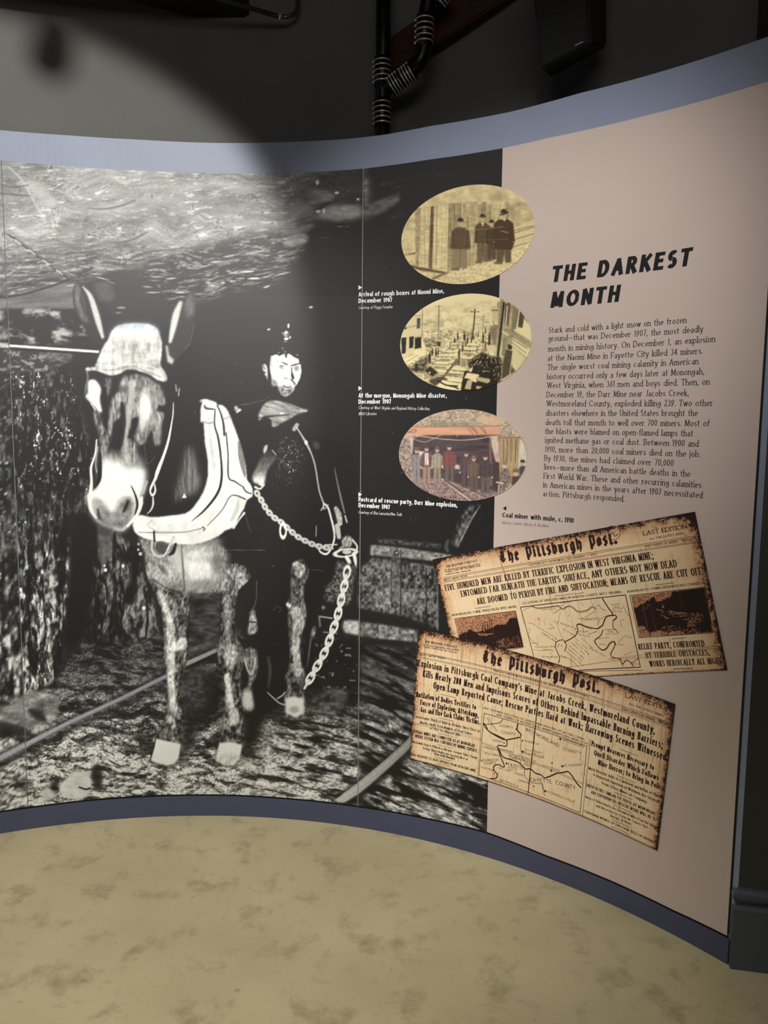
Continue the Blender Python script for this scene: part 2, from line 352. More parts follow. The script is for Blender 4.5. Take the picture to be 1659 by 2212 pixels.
# speaker, tilted down from the ceiling
def spk_pt(x, y, dep): return Vector(depth_pt(x, y, dep))
sp = thing('loudspeaker', 'black box loudspeaker hanging from the ceiling in front of the dark wall', 'speaker', spk_pt(1230, 60, 2.35))
ft = [spk_pt(1172, 152, 2.36), spk_pt(1276, 97, 2.26), spk_pt(1272, -150, 2.14), spk_pt(1132, -150, 2.24)]   # front: bl, br, tr, tl
bk = [spk_pt(1187, 168, 2.56), spk_pt(1310, 101, 2.45), spk_pt(1310, -150, 2.32), spk_pt(1170, -150, 2.44)]
bm = bmesh.new(); box_pts(bm, [ft[0], ft[1], bk[1], bk[0], ft[3], ft[2], bk[2], bk[3]])
bmesh.ops.bevel(bm, geom=bm.edges[:], offset=0.006, segments=3, affect='EDGES')
o = bm_obj('cabinet', bm, M_spk); o.parent = sp; o.matrix_parent_inverse = Matrix.Translation(-Vector(sp.location))
nrm = (ft[1]-ft[0]).cross(ft[3]-ft[0]).normalized()
if nrm.dot(Vector((0, 0, CAMZ))-ft[0]) < 0: nrm = -nrm
def fpt(u, v, d=0.0):
    a = ft[0].lerp(ft[1], u); b = ft[3].lerp(ft[2], u); return a.lerp(b, v)+nrm*d
bm = bmesh.new(); box_pts(bm, [fpt(0.02, 0.015, -0.002), fpt(0.97, 0.015, -0.002), fpt(0.97, 0.985, -0.002), fpt(0.02, 0.985, -0.002), fpt(0.02, 0.015, 0.010), fpt(0.97, 0.015, 0.010), fpt(0.97, 0.985, 0.010), fpt(0.02, 0.985, 0.010)])
bmesh.ops.bevel(bm, geom=bm.edges[:], offset=0.004, segments=2, affect='EDGES')
g = bm_obj('grille', bm, M_cloth); g.parent = sp; g.matrix_parent_inverse = Matrix.Translation(-Vector(sp.location))
bm = bmesh.new(); bd = [fpt(0.72, 0.052, 0.0105), fpt(0.88, 0.052, 0.0105), fpt(0.88, 0.060, 0.0105), fpt(0.72, 0.060, 0.0105)]
box_pts(bm, bd+[p+nrm*0.002 for p in bd]); g2 = bm_obj('badge', bm, M_seam); g2.parent = sp; g2.matrix_parent_inverse = Matrix.Translation(-Vector(sp.location))
bm = bmesh.new(); hp = (bk[2]+bk[3]+ft[2]+ft[3])/4; tube(bm, [hp-Vector((0, 0, 0.02)), Vector((hp.x, hp.y, 3.76))], 0.014, 12); hb = bm_obj('hanging_bracket', bm, M_pipe, None, True); hb.parent = sp; hb.matrix_parent_inverse = Matrix.Translation(-Vector(sp.location))
# lamp head hanging from the ceiling track; it throws the soft blot on the wall head at the left
L0 = Vector((-1.45, 0.25, 3.3)); Tg = up_pt(115, 95, -0.30); hp0 = L0.lerp(Tg, 0.42)
tl = thing('track_lamp', 'small black track lamp head hanging in the beam, casting the blot at the upper left', 'lamp', hp0)
tube_obj('lamp_can', tl, [hp0+Vector((0, -0.05, 0.03)), hp0, hp0+Vector((0, 0.06, -0.035))], [0.026, 0.032, 0.034], M_pipe)
tube_obj('lamp_stem', tl, [hp0+Vector((0, 0, 0.02)), Vector((hp0.x-0.04, hp0.y, 3.75))], 0.008, M_pipe)
# ------------------------------------------------------------------ ink painting tools (numpy), used for the printed sheets only
def vnoise(x, y, seed):
    rs = np.random.RandomState(seed).rand(256, 256).astype(np.float32)
    xi = np.floor(x).astype(np.int64); yi = np.floor(y).astype(np.int64); fx = (x-xi); fy = (y-yi)
    fx = fx*fx*(3-2*fx); fy = fy*fy*(3-2*fy); x0 = xi & 255; x1 = (xi+1) & 255; y0 = yi & 255; y1 = (yi+1) & 255
    return (rs[y0, x0]*(1-fx)+rs[y0, x1]*fx)*(1-fy)+(rs[y1, x0]*(1-fx)+rs[y1, x1]*fx)*fy
def fbm(x, y, seed, octv=4, gain=0.55):
    a = 1.0; t = 0; s = 0
    for k in range(octv):
        t = t+a*vnoise(x*2**k+13.7*k, y*2**k+5.1*k, seed+k*7); s += a; a *= gain
    return t/s
def worley(x, y, seed):
    r = np.random.RandomState(seed); jx = r.rand(128, 128); jy = r.rand(128, 128); rid = r.rand(128, 128)
    xi = np.floor(x).astype(np.int64); yi = np.floor(y).astype(np.int64)
    f1 = np.full(x.shape, 9.0); f2 = np.full(x.shape, 9.0); cid = np.zeros(x.shape)
    for dx in (-1, 0, 1):
        for dy in (-1, 0, 1):
            a = (xi+dx) & 127; b = (yi+dy) & 127
            d = np.hypot(xi+dx+jx[b, a]-x, yi+dy+jy[b, a]-y); c = rid[b, a]
            n = d < f1; f2 = np.where(n, f1, np.minimum(f2, d)); cid = np.where(n, c, cid); f1 = np.where(n, d, f1)
    return f1, f2-f1, cid
def sst(a, b, x): t = np.clip((x-a)/(b-a), 0, 1); return t*t*(3-2*t)
def blur(a, s):
    if s < 0.25: return a
    n = int(3*s+1); k = np.exp(-0.5*(np.arange(-n, n+1)/s)**2); k /= k.sum()
    p = np.pad(a, ((0, 0), (n, n)), mode='edge'); o = sum(k[i]*p[:, i:i+a.shape[1]] for i in range(2*n+1))
    p = np.pad(o, ((n, n), (0, 0)), mode='edge'); return sum(k[i]*p[i:i+a.shape[0], :] for i in range(2*n+1))
class Canvas:
    def __init__(s, x0, y0, x1, y1, step=1.0, ch=1, fill=0.0):
        s.x0, s.y0, s.st = x0, y0, step; s.w = int((x1-x0)/step)+1; s.h = int((y1-y0)/step)+1; s.ch = ch
        s.A = np.zeros((s.h, s.w, ch), np.float32); s.A[:] = fill
        s.X = (x0+step*np.arange(s.w)[None, :]+np.zeros((s.h, 1))).astype(np.float32); s.Y = (y0+step*np.arange(s.h)[:, None]+np.zeros((1, s.w))).astype(np.float32)
    def box(s, xs, ys, m):
        i0 = max(0, int((min(xs)-m-s.x0)/s.st)); i1 = min(s.w, int((max(xs)+m-s.x0)/s.st)+2)
        j0 = max(0, int((min(ys)-m-s.y0)/s.st)); j1 = min(s.h, int((max(ys)+m-s.y0)/s.st)+2)
        return (slice(j0, j1), slice(i0, i1)) if i1 > i0 and j1 > j0 else None
    def put(s, sl, m, tone, add=False):
        if isinstance(tone, np.ndarray) and tone.ndim == 2: tone = tone[sl][..., None]
        elif isinstance(tone, np.ndarray) and tone.ndim == 3: tone = tone[sl]
        else: tone = np.array(tone, float).reshape(1, 1, -1)
        m = m[..., None]
        s.A[sl] = s.A[sl]+m*tone if add else s.A[sl]*(1-m)+m*tone
    def mask(s, P, soft=0.6, smooth=0):
        P = np.asarray(P, float)
        if smooth: P = catmull(P, smooth)
        sl = s.box(P[:, 0], P[:, 1], 3*soft+2)
        if sl is None: return None, None
        X = s.X[sl]; Y = s.Y[sl]; ins = np.zeros(X.shape, bool)
        xs = X[0]; ys = Y[:, 0]
        for (xa, ya), (xb, yb) in zip(P, np.roll(P, -1, 0)):
            if ya == yb: continue
            lo, hi = min(ya, yb), max(ya, yb); r = (ys >= lo) & (ys < hi)
            if not r.any(): continue
            xc = xa+(ys[r]-ya)*(xb-xa)/(yb-ya); ins[r] ^= (xs[None, :] > xc[:, None])
        return sl, blur(ins.astype(float), soft/s.st)
    def poly(s, P, tone, soft=0.6, alpha=1.0, smooth=0, add=False):
        sl, m = s.mask(P, soft, smooth)
        if sl is None: return
        if isinstance(alpha, np.ndarray): alpha = alpha[sl]
        s.put(sl, m*alpha, tone, add)
    def stroke(s, P, w, tone, soft=0.7, alpha=1.0, smooth=4, add=False):
        P = np.asarray(P, float); n = len(P); w = np.asarray(w if isinstance(w, (list, tuple)) else [w]*n, float)
        if len(w) != n: w = np.interp(np.linspace(0, 1, n), np.linspace(0, 1, len(w)), w)
        if smooth and n > 2:
            Q = catmull(np.c_[P, w], smooth, False); P = Q[:, :2]; w = Q[:, 2]
        sl = s.box(P[:, 0], P[:, 1], w.max()/2+2*soft+1)
        if sl is None: return
        X = s.X[sl]; Y = s.Y[sl]; M = np.zeros(X.shape)
        for (a, b, wa, wb) in zip(P[:-1], P[1:], w[:-1], w[1:]):
            d = b-a; L = max(d@d, 1e-9); t = np.clip(((X-a[0])*d[0]+(Y-a[1])*d[1])/L, 0, 1)
            D = np.hypot(X-a[0]-t*d[0], Y-a[1]-t*d[1]); M = np.maximum(M, 1-sst(-soft, soft, D-(wa+t*(wb-wa))/2))
        if isinstance(alpha, np.ndarray): alpha = alpha[sl]
        s.put(sl, M*alpha, tone, add)
    def ell(s, cx, cy, rx, ry, tone, soft=0.7, alpha=1.0, rot=0.0, ring=None):
        e = max(rx, ry)+3*soft+2; sl = s.box([cx-e, cx+e], [cy-e, cy+e], 1)
        if sl is None: return
        X = s.X[sl]-cx; Y = s.Y[sl]-cy; c, n = cos(rot), sin(rot); u = (X*c+Y*n)/rx; v = (-X*n+Y*c)/ry
        D = (np.hypot(u, v)-1)*min(rx, ry)
        m = 1-sst(-soft, soft, np.abs(D)-ring/2) if ring else 1-sst(-soft, soft, D)
        s.put(sl, m*alpha, tone)
    def sample(s, x, y):
        u = np.clip((x-s.x0)/s.st, 0, s.w-1.001); v = np.clip((y-s.y0)/s.st, 0, s.h-1.001); i = u.astype(int); j = v.astype(int); fu = (u-i)[:, None]; fv = (v-j)[:, None]
        A = s.A; return (A[j, i]*(1-fu)+A[j, i+1]*fu)*(1-fv)+(A[j+1, i]*(1-fu)+A[j+1, i+1]*fu)*fv

# ------------------------------------------------------------------ the mural: a mine mule and its driver
cv = Canvas(-260, 325, 1100, 1830, 1.0, 1, 0.10)
X, Y = cv.X, cv.Y
def N(sx, sy, seed, octv=4, ang=0.0, gain=0.55, warp=0.0):
    c, n = cos(radians(ang)), sin(radians(ang)); u = X*c+Y*n; v = -X*n+Y*c
    if warp:
        q = (vnoise(X/60, Y/60, seed+91)-0.5)*warp; u = u+q; v = v+(vnoise(X/55+9, Y/55, seed+57)-0.5)*warp
    return fbm(u/sx+40, v/sy+40, seed, octv, gain)
# -- rock roof
roof = 0.55+0.50*(N(150, 34, 1, 5, -6, 0.6, 50)-0.5)+0.30*(N(34, 6, 2, 4, -4, 0.65, 30)-0.5)+.10*(N(3, 2, 6, 2)-.5)
f1, fe, cid = worley(X/120+20+1.4*N(80, 50, 5, 3), Y/48+20+1.4*N(80, 30, 8, 3), 3)
roof += 0.12*(cid-0.5)-0.05*(1-sst(0, 0.05, fe))
for sd, sx, sy, am in ((21, 110, 24, .22), (24, 60, 11, .14), (27, 160, 50, .16)):
    rdg = np.abs(N(sx, sy, sd, 5, -7, 0.62, 60)-0.5); msk = sst(0.45, 0.6, N(120, 70, sd+1, 2)); roof -= am*(1-sst(0, 0.014, rdg))*msk; roof += am*.8*sst(0.014, .022, rdg)*(1-sst(.022, .045, rdg))*msk
roof += 0.26*sst(0.64, 0.76, N(20, 5, 23, 4, -4, .62))
roof += 0.14*np.exp(-((X-390)**2+(Y-400)**2)/(190**2))
strk = sst(0.60, 0.68, N(24, 2.8, 4, 4, -4, 0.6, 20))
low = sst(500, 600, Y+0.04*X)
roof = roof*(1-0.34*low)+0.26*strk*low-.25*low*sst(.52, .62, N(40, 5, 28, 4, -3, .6, 20))
cv.poly([(-430, 320), (700, 320), (785, 365), (788, 470), (700, 480), (640, 512), (560, 560), (470, 615), (380, 640), (300, 585), (250, 588), (170, 610), (80, 622), (-60, 640), (-430, 660)], roof, 9, smooth=3)
fade = sst(610, 740, X+0.35*(Y-400))
cv.A[:, :, 0] = np.where(X < 788, cv.A[:, :, 0]*(1-0.62*fade*(Y < 640)), cv.A[:, :, 0])
# broken streaks at the roof's edge
edge = 0.11+0.42*sst(0.50, 0.64, N(30, 5, 31, 4, -6, 0.62, 22))+.35*sst(.66, .74, N(14, 2.4, 32, 3, -6, .5, 12))
cv.poly([(250, 600), (340, 565), (480, 520), (600, 500), (655, 515), (640, 560), (590, 610), (520, 625), (440, 650), (330, 655), (262, 640)], edge, 8, 0.85, 3)
cv.poly([(236, 588), (300, 590), (360, 640), (372, 700), (345, 705), (300, 690), (250, 690), (225, 650), (215, 610)], 0.14, 3, 0.92, 3)
for (x, y, l, w, t, a) in [(534, 587, 30, 5, .85, -4), (548, 602, 26, 4, .9, -2), (520, 602, 18, 3, .7, 0), (610, 592, 36, 3.5, .7, -14), (576, 620, 15, 4, .75, -18), (545, 548, 26, 4, .7, -8), (494, 554, 24, 4, .75, -8), (465, 566, 20, 5, .75, -5), (608, 552, 18, 3, .7, -6), (653, 541, 12, 2, .6, -10), (450, 611, 12, 4, .75, 0), (482, 611, 8, 4, .8, 0), (672, 664, 8, 5, .8, 0), (581, 712, 6, 4, .85, 0), (702, 514, 24, 1.2, .55, -3), (262, 665, 18, 5, .55, 0), (256, 676, 14, 4, .45, 0), (340, 598, 30, 3, .7, 0), (370, 602, 22, 3, .8, -6), (318, 620, 22, 4, .55, 5), (330, 632, 30, 3, .7, 0), (390, 632, 24, 4, .75, 0), (440, 636, 40, 2, .45, -2), (450, 646, 30, 2, .4, -2), (735, 490, 14, 2, .5, 0), (750, 490, 8, 2, .5, 0), (205, 592, 25, 1.5, .8, 8), (222, 602, 30, 2, .85, 14), (240, 610, 20, 1.5, .7, 20)]:
    c, n = cos(radians(a))*l/2, sin(radians(a))*l/2; cv.stroke([(x-c, y-n), (x, y), (x+c, y+n)], [w*.3, w, w*.4], t, 0.8)
# rounded lumps at the right end of the roof
for P, t in (([(612, 525), (630, 508), (660, 505), (668, 515), (655, 530), (625, 535)], .62), ([(688, 462), (705, 442), (750, 443), (783, 447), (784, 470), (740, 478), (700, 475)], .55), ([(665, 418), (690, 408), (722, 420), (715, 435), (690, 440), (670, 440)], .5), ([(790, 452), (840, 432), (858, 420), (862, 436), (820, 462), (790, 474)], .42), ([(655, 500), (668, 498), (680, 485), (650, 490), (610, 502), (612, 510)], .5)):
    cv.poly(P, t+0.45*(N(26, 9, 41, 3)-0.5), 3.5, 0.85, 3)
cv.poly([(681, 454), (700, 440), (715, 437), (706, 446), (688, 456)], .18, 1.5)
for q in [(686, 395, 4, 5), (728, 417, 5, 3), (774, 431, 3, 2.5), (700, 456, 3, 5), (688, 457, 5, 3)]: cv.ell(*q, .86, 1.2)
cv.poly([(30, 395), (75, 390), (98, 400), (100, 410), (115, 425), (125, 435), (118, 447), (92, 446), (72, 425), (58, 408)], 0.82+0.2*(N(30, 10, 44, 3)-0.5), 4, 0.75, 3)
cv.stroke([(18, 360), (48, 390), (68, 425), (88, 460), (100, 484)], [3, 5, 4, 5, 3], .85, 1.5, .7)
cv.poly([(175, 448), (220, 452), (290, 430), (330, 420), (342, 435), (340, 455), (310, 465), (250, 475), (215, 465)], .74, 7, .45, 3)
cv.stroke([(185, 450), (225, 452), (262, 445), (292, 433)], [1, 4, 5, 4], .35, 1.5, .7)
for P in ([(0, 400), (30, 405), (62, 400)], [(0, 418), (40, 422), (66, 424)], [(240, 525), (280, 520), (320, 502)], [(5, 500), (40, 520), (90, 555), (140, 590)], [(260, 572), (320, 545), (380, 540)]): cv.stroke(P, [2, 4, 2], .28, 1.5, .75)
for k in range(9): cv.stroke([(18+15*k, 508+11*k), (30+15*k, 516+11*k)], 2.2, .85 if k % 2 else .06, .8)
# -- left wall of the heading under the roof
slate = 0.30+0.5*(N(70, 10, 51, 4, -5, .6, 20)-0.5)+.3*strk*(Y < 700)
cv.poly([(-430, 610), (-60, 595), (60, 588), (150, 600), (172, 615), (162, 640), (140, 650), (60, 668), (-60, 680), (-430, 690)], slate, 3)
cv.poly([(-430, 645), (0, 642), (70, 628), (130, 615), (156, 622), (164, 668), (90, 676), (30, 672), (-60, 690), (-430, 700)], 0.42+0.3*(N(80, 8, 52, 3, -6)-0.5), 2)
cv.stroke([(-60, 645), (30, 640), (100, 622), (150, 605)], 4, .10, 1.5)
cv.poly([(-430, 668), (165, 668), (190, 700), (192, 742), (-430, 746)], 0.08+0.62*sst(.46, .72, N(34, 20, 53, 4, 0, .6, 20)), 3)
cv.poly([(200, 612), (235, 606), (250, 640), (240, 652), (215, 652)], .32, 4, .8)
# -- coal rib: vertical cleats
wx = X+26*(N(46, 150, 64, 3)-.5)+7*(N(9, 26, 58, 2)-.5)
def crk(sx, sy, sd, w): return sst(w*.25, w, np.abs(fbm(wx/sx+7, Y/sy+3, sd, 3, .5)-0.5))
grain = N(6.5, 13, 67, 4, 0, .62); pat = N(22, 60, 66, 3)
coal_lo = (.10+.80*sst(.36, .66, grain*.55+pat*.45))*(.12+.88*crk(20, 190, 65, .085))*(.30+.70*crk(9, 70, 68, .09))
coal_lo += .55*sst(.66, .74, grain)*sst(.45, .6, N(30, 40, 59, 2))
spk = sst(.64, .74, N(3.2, 5.5, 70, 3, 0, .5)*.7+.3*N(26, 90, 69, 2)); mid = sst(.50, .62, N(7, 16, 63, 4, 0, .6))
coal_hi = (.05+.30*mid*(.3+1.2*N(5, 6, 55, 2))+.85*spk)*(.10+.90*crk(14, 130, 71, .10))
tlo = sst(1040, 1260, Y+0.15*X)
coal = coal_hi*(1-tlo)+coal_lo*tlo*np.interp(Y, [1150, 1350, 1500], [.75, .95, 1.15])
coal = np.clip(coal, 0.045, .95)
cv.poly([(-430, 795), (0, 795), (60, 800), (130, 795), (200, 835), (210, 900), (200, 1020), (192, 1130), (172, 1150), (155, 1110), (152, 1200), (148, 1290), (140, 1350), (135, 1450), (100, 1490), (40, 1535), (-430, 1560)], coal, 4)
cv.poly([(-430, 748), (80, 756), (150, 770), (118, 800), (60, 806), (-430, 800)], 0.16+.4*sst(.5, .75, N(10, 6, 72, 3)), 3)
cv.poly([(85, 757), (160, 765), (150, 780), (110, 795), (92, 775)], .35+.9*(N(12, 7, 73, 3)-.5), 3, .8)
cv.stroke([(-430, 733), (0, 745.5), (212, 760)], 5.5, .90, .8, smooth=0); cv.stroke([(-430, 740), (0, 752), (200, 765)], 3, .04, .8, smooth=0)
rib2 = (.07+.50*sst(.38, .70, grain*.5+.5*N(16, 30, 75, 3)))*(.15+.85*crk(22, 130, 77, .08))*(.5+.5*crk(9, 50, 78, .08))
cv.poly([(205, 1120), (245, 1130), (262, 1160), (300, 1190), (318, 1250), (335, 1310), (345, 1370), (300, 1400), (180, 1395), (178, 1330), (190, 1250), (202, 1200)], rib2, 5)
cv.poly([(210, 1135), (243, 1140), (243, 1190), (226, 1222), (212, 1210)], .34+.3*(N(8, 10, 77, 3)-.5), 2.5, .9)
for q in [(228, 1231, 4), (226, 1222, 2.5), (304, 1196, 4), (299, 1187, 2.5), (266, 1222, 3.5), (311, 1313, 4), (300, 1175, 3)]: cv.ell(q[0], q[1], q[2], q[2], .9, 1.0)
cv.poly([(156, 1110), (206, 1110), (204, 1200), (202, 1300), (190, 1352), (180, 1380), (150, 1400), (140, 1392), (146, 1290), (154, 1240)], .045, 5)
# -- floor of the heading
g = N(26, 9, 80, 6, 6, .70, 30)
h1, he, hid = worley(X/8.5+20+(g-.5)*2, Y/5.0+20, 84)
bright = np.interp(Y, [1340, 1420, 1480, 1540, 1600, 1680, 1760], [.24, .28, .40, .60, .85, 1.10, 1.30])
side = 1-.55*sst(520, 600, X)*(1-sst(1500, 1580, Y))-.25*sst(785, 900, X)
def rid(sx, sy, sd, w, ang=5, wp=36): return sst(w*.2, w, np.abs(N(sx, sy, sd, 5, ang, .6, wp)-0.5))
lump = sst(.34, .62, g); fineg = N(3.4, 2.2, 79, 3, 5, .6)
grd = (.04+bright*side*(.18+.95*lump))*(.25+.75*rid(34, 13, 85, .022))*(.45+.55*rid(15, 7, 86, .03))*(.55+.45*sst(.0, .12, he))*(.55+.9*fineg)+.10*(hid-.5)*bright
grd += .30*sst(.60, .72, fineg)*bright*side*(1-sst(1650, 1740, Y))
dk = sst(.47, .30, N(60, 20, 87, 4, 8, .6, 30)); grd = grd*(1-.70*dk*(1-.5*sst(1640, 1740, Y)))
cv.poly([(-430, 1500), (-60, 1520), (40, 1505), (120, 1470), (180, 1385), (300, 1385), (345, 1365), (480, 1350), (640, 1390), (760, 1400), (1100, 1420), (1100, 1840), (-430, 1840)], np.clip(grd, .05, .98), 5)
cv.poly([(50, 1500), (120, 1497), (128, 1520), (112, 1560), (60, 1575), (-10, 1560), (-30, 1520), (20, 1525)], .55+.7*(N(22, 12, 86, 4)-.5), 4, .8, 3)
cv.poly([(128, 1702), (140, 1682), (165, 1668), (190, 1668), (198, 1690), (195, 1712), (172, 1728), (150, 1722), (130, 1712)], .88+.2*(N(14, 9, 87, 3)-.5), 2, 1, 3); cv.stroke([(172, 1700), (185, 1704), (195, 1702)], 4, .15)
cv.poly([(90, 1712), (100, 1700), (112, 1704), (120, 1722), (95, 1730)], .85, 2, .9, 3)
for P in ([(198, 1660), (215, 1650), (222, 1690), (205, 1700)], [(110, 1690), (128, 1680), (124, 1708), (112, 1706)], [(60, 1530), (90, 1535), (100, 1560), (75, 1550)], [(0, 1555), (60, 1575), (70, 1590), (0, 1585)]): cv.poly(P, .08, 3, .85, 3)
# slanting strata on the right sheet
u = X*cos(radians(24))+Y*sin(radians(24)); v = -X*sin(radians(24))+Y*cos(radians(24))
st = fbm(u/60, v/11, 88, 4, .6); st2 = fbm(u/16, v/6, 89, 3)
rk = np.clip(.05+np.interp(Y, [1385, 1500, 1620, 1800], [.28, .50, .85, 1.15])*sst(.38, .62, st)*(.1+1.2*st2)*(.3+.7*rid(40, 14, 97, .025, 24))*(.6+.8*fineg), .04, .97)
cv.poly([(776, 1395), (1100, 1395), (1100, 1840), (745, 1840), (775, 1740)], rk, 3)
u = X*cos(radians(12))+Y*sin(radians(12)); v = -X*sin(radians(12))+Y*cos(radians(12))
st = fbm(u/46, v/9, 90, 4, .6); sg = fbm(X/5, Y/3.5, 93, 2)
mk = np.clip(.05+np.interp(Y, [1480, 1560, 1640, 1740], [.35, .75, 1.0, 1.25])*sst(.34, .60, st)*(.15+1.35*sg)*(.3+.7*rid(40, 12, 96, .025, 12)), .04, .97)
cv.poly([(560, 1600), (620, 1545), (700, 1535), (776, 1540), (776, 1745), (600, 1740), (520, 1700), (535, 1660)], mk, 12, .85)
cv.poly([(560, 1400), (776, 1375), (776, 1480), (700, 1500), (640, 1500), (570, 1480)], .06+.5*sst(.66, .8, N(9, 7, 91, 3))*(X > 680), 8, .85)
cv.poly([(690, 1500), (710, 1487), (748, 1492), (752, 1510), (740, 1530), (700, 1540), (670, 1530), (672, 1515)], .30+.6*(N(12, 8, 92, 3)-.5), 3, .85, 3)
# -- rails
def rail(T, B, t0, t1):
    T = np.array(T, float); B = np.array(B, float); P = np.concatenate([T, B[::-1]])
    cv.poly(P+np.array([2, 14]), .07, 4, .85); cv.poly(P+np.array([-1, -6]), .12, 2.5, .7)
    tone = np.interp(X, [T[:, 0].min(), T[:, 0].max()], [t0, t1]); cv.poly(P, tone, .9)
    cv.stroke(B, 2.2, .30, .9, .8, 0); cv.stroke((T*.6+B*.4), 2.5, tone+.10, 1, .7, 0)
rail([(-430, 1812), (0, 1630), (145, 1557), (253, 1508), (362, 1454)], [(-430, 1834), (0, 1645), (145, 1568), (255, 1517), (362, 1464)], .86, .50)
rail([(404, 1428), (470, 1399)], [(406, 1437), (470, 1407)], .66, .55)
rail([(721, 1729), (773, 1690), (800, 1668), (838, 1636), (872, 1606), (900, 1575)], [(746, 1733), (775, 1715), (800, 1695), (848, 1652), (886, 1616), (905, 1596)], .80, .55)
# between and around the legs
cv.poly([(411, 1281), (446, 1278), (477, 1281), (474, 1390), (408, 1420), (408, 1350)], .20+.35*(N(24, 10, 94, 3)-.5)*1.4, 2)
cv.stroke([(404, 1434), (470, 1404)], 7, .55, 1); cv.stroke([(404, 1443), (470, 1412)], 7, .05, 2)
cv.poly([(388, 1610), (398, 1470), (480, 1440), (484, 1530), (470, 1545), (430, 1580), (402, 1640), (390, 1646)], .055, 9, .85)
cv.poly([(400, 1452), (440, 1440), (450, 1500), (430, 1540), (400, 1545)], .28+.6*(N(8, 6, 95, 3)-.5), 8, .6)
cv.poly([(519, 1450), (640, 1440), (622, 1530), (580, 1545), (560, 1590), (530, 1645), (520, 1640), (524, 1560)], .05, 8, .95)
# -- mule body (dark) and its lit parts
cv.poly([(150, 800), (260, 760), (410, 690), (460, 860), (560, 900), (770, 960), (776, 1180), (700, 1290), (660, 1460), (530, 1470), (520, 1290), (410, 1270), (330, 1250), (300, 1160), (230, 1120), (203, 1000)], .075, 8)
fur = N(3.2, 6.5, 100, 3, 12); fur2 = N(14, 20, 101, 3)
legL = [(299, 1158), (313, 1196), (316, 1235), (330, 1274), (345, 1307), (352, 1341), (356, 1385), (353, 1418), (362, 1462), (362, 1517), (356, 1542), (354, 1571), (338, 1590), (333, 1614), (324, 1644), (340, 1651), (362, 1655), (378, 1650), (388, 1636), (391, 1604), (388, 1585), (391, 1556), (395, 1540), (386, 1515), (387, 1474), (396, 1455), (402, 1425), (406, 1399), (402, 1370), (405, 1351), (410, 1317), (411, 1281), (446, 1279), (478, 1281), (470, 1200), (420, 1170), (350, 1170)]
legR = [(480, 1278), (477, 1331), (475, 1385), (470, 1406), (472, 1430), (484, 1457), (487, 1490), (483, 1522), (482, 1546), (483, 1563), (475, 1592), (469, 1628), (465, 1644), (484, 1654), (504, 1656), (517, 1642), (524, 1606), (520, 1585), (524, 1560), (527, 1539), (521, 1515), (519, 1464), (521, 1455), (529, 1425), (527, 1401), (513, 1377), (506, 1341), (508, 1305), (516, 1274), (535, 1256), (542, 1245), (530, 1225), (513, 1216), (496, 1218), (480, 1190), (430, 1200)]
ftone = .20+.34*sst(.30, .75, fur2)+.75*(fur-.5)
cv.poly(legL, .03, 2.0, 1); cv.poly(np.array(legR)+np.array([0, 0]), .03, 2.2, 1)
cv.poly(legL, ftone, 1.0); cv.poly(legR, ftone, 1.0)
def glow(x, y, rx, ry, t, a=.85, rot=0): cv.ell(x, y, rx, ry, t, min(rx, ry)*.75, a, rot)
chest = [(299, 1160), (313, 1196), (320, 1240), (345, 1272), (411, 1280), (478, 1280), (495, 1260), (496, 1200), (470, 1165), (400, 1168)]
cv.poly(chest, .50+.5*(fur-.5)+.3*(fur2-.5), 4, .9)
glow(426, 1222, 42, 42, .92+.2*(fur-.5), .95); glow(350, 1235, 22, 32, .74+.5*(fur-.5), .8, -.4); glow(382, 1208, 14, 26, .8, .7)
glow(352, 1230, 5, 14, .25, .7, -.7); cv.stroke([(392, 1176), (396, 1230), (400, 1275)], [2, 4, 2], .30, 2, .8); cv.stroke([(330, 1250), (360, 1270), (395, 1281)], 2.5, .12, 1.5, .7)
glow(440, 1262, 30, 10, .45, .6); glow(470, 1215, 12, 22, .38, .7); glow(452, 1168, 26, 9, .45, .7)
glow(508, 1240, 22, 16, .62+.9*(fur-.5), .8); cv.stroke([(484, 1235), (500, 1252), (508, 1275)], 4, .2, 3, .6); glow(485, 1262, 14, 14, .6+.8*(fur-.5), .7)
for P, w, t in ([(345, 1280), (366, 1340), (370, 1400), (369, 1450), (372, 1500), (376, 1530)], [10, 16, 18, 16, 15, 16], .80), ([(385, 1300), (392, 1330), (388, 1352)], [8, 10, 4], .18), ([(396, 1385), (386, 1394), (378, 1400)], [16, 20, 12], .86), ([(392, 1440), (390, 1480), (385, 1510)], [10, 8, 6], .14), ([(365, 1550), (372, 1562), (380, 1570)], [12, 14, 8], .85), ([(362, 1572), (372, 1562)], [3, 6], .15), ([(384, 1560), (386, 1580), (380, 1592)], [5, 8, 6], .08), ([(350, 1590), (365, 1592), (382, 1594)], 5, .45):
    cv.stroke(P, w, t*1.10+.7*(fur-.5), 4.5, .85)
for P, w, t in ([(490, 1285), (492, 1340), (492, 1385)], [14, 12, 10], .50), ([(506, 1290), (503, 1340), (508, 1380)], [8, 6, 6], .15), ([(498, 1402), (500, 1418), (497, 1436)], [26, 30, 20], .66), ([(478, 1420), (490, 1448)], [6, 4], .2), ([(492, 1462), (496, 1500), (500, 1525)], [14, 14, 14], .86), ([(512, 1470), (514, 1505)], [7, 6], .12), ([(505, 1538), (508, 1552), (500, 1560)], [20, 22, 14], .82), ([(491, 1530), (490, 1550)], [6, 6], .3), ([(488, 1580), (505, 1590), (518, 1588)], [8, 11, 8], .10), ([(492, 1568), (500, 1580)], [5, 4], .6):
    cv.stroke(P, w, t*1.10+.7*(fur-.5), 4.5, .85)
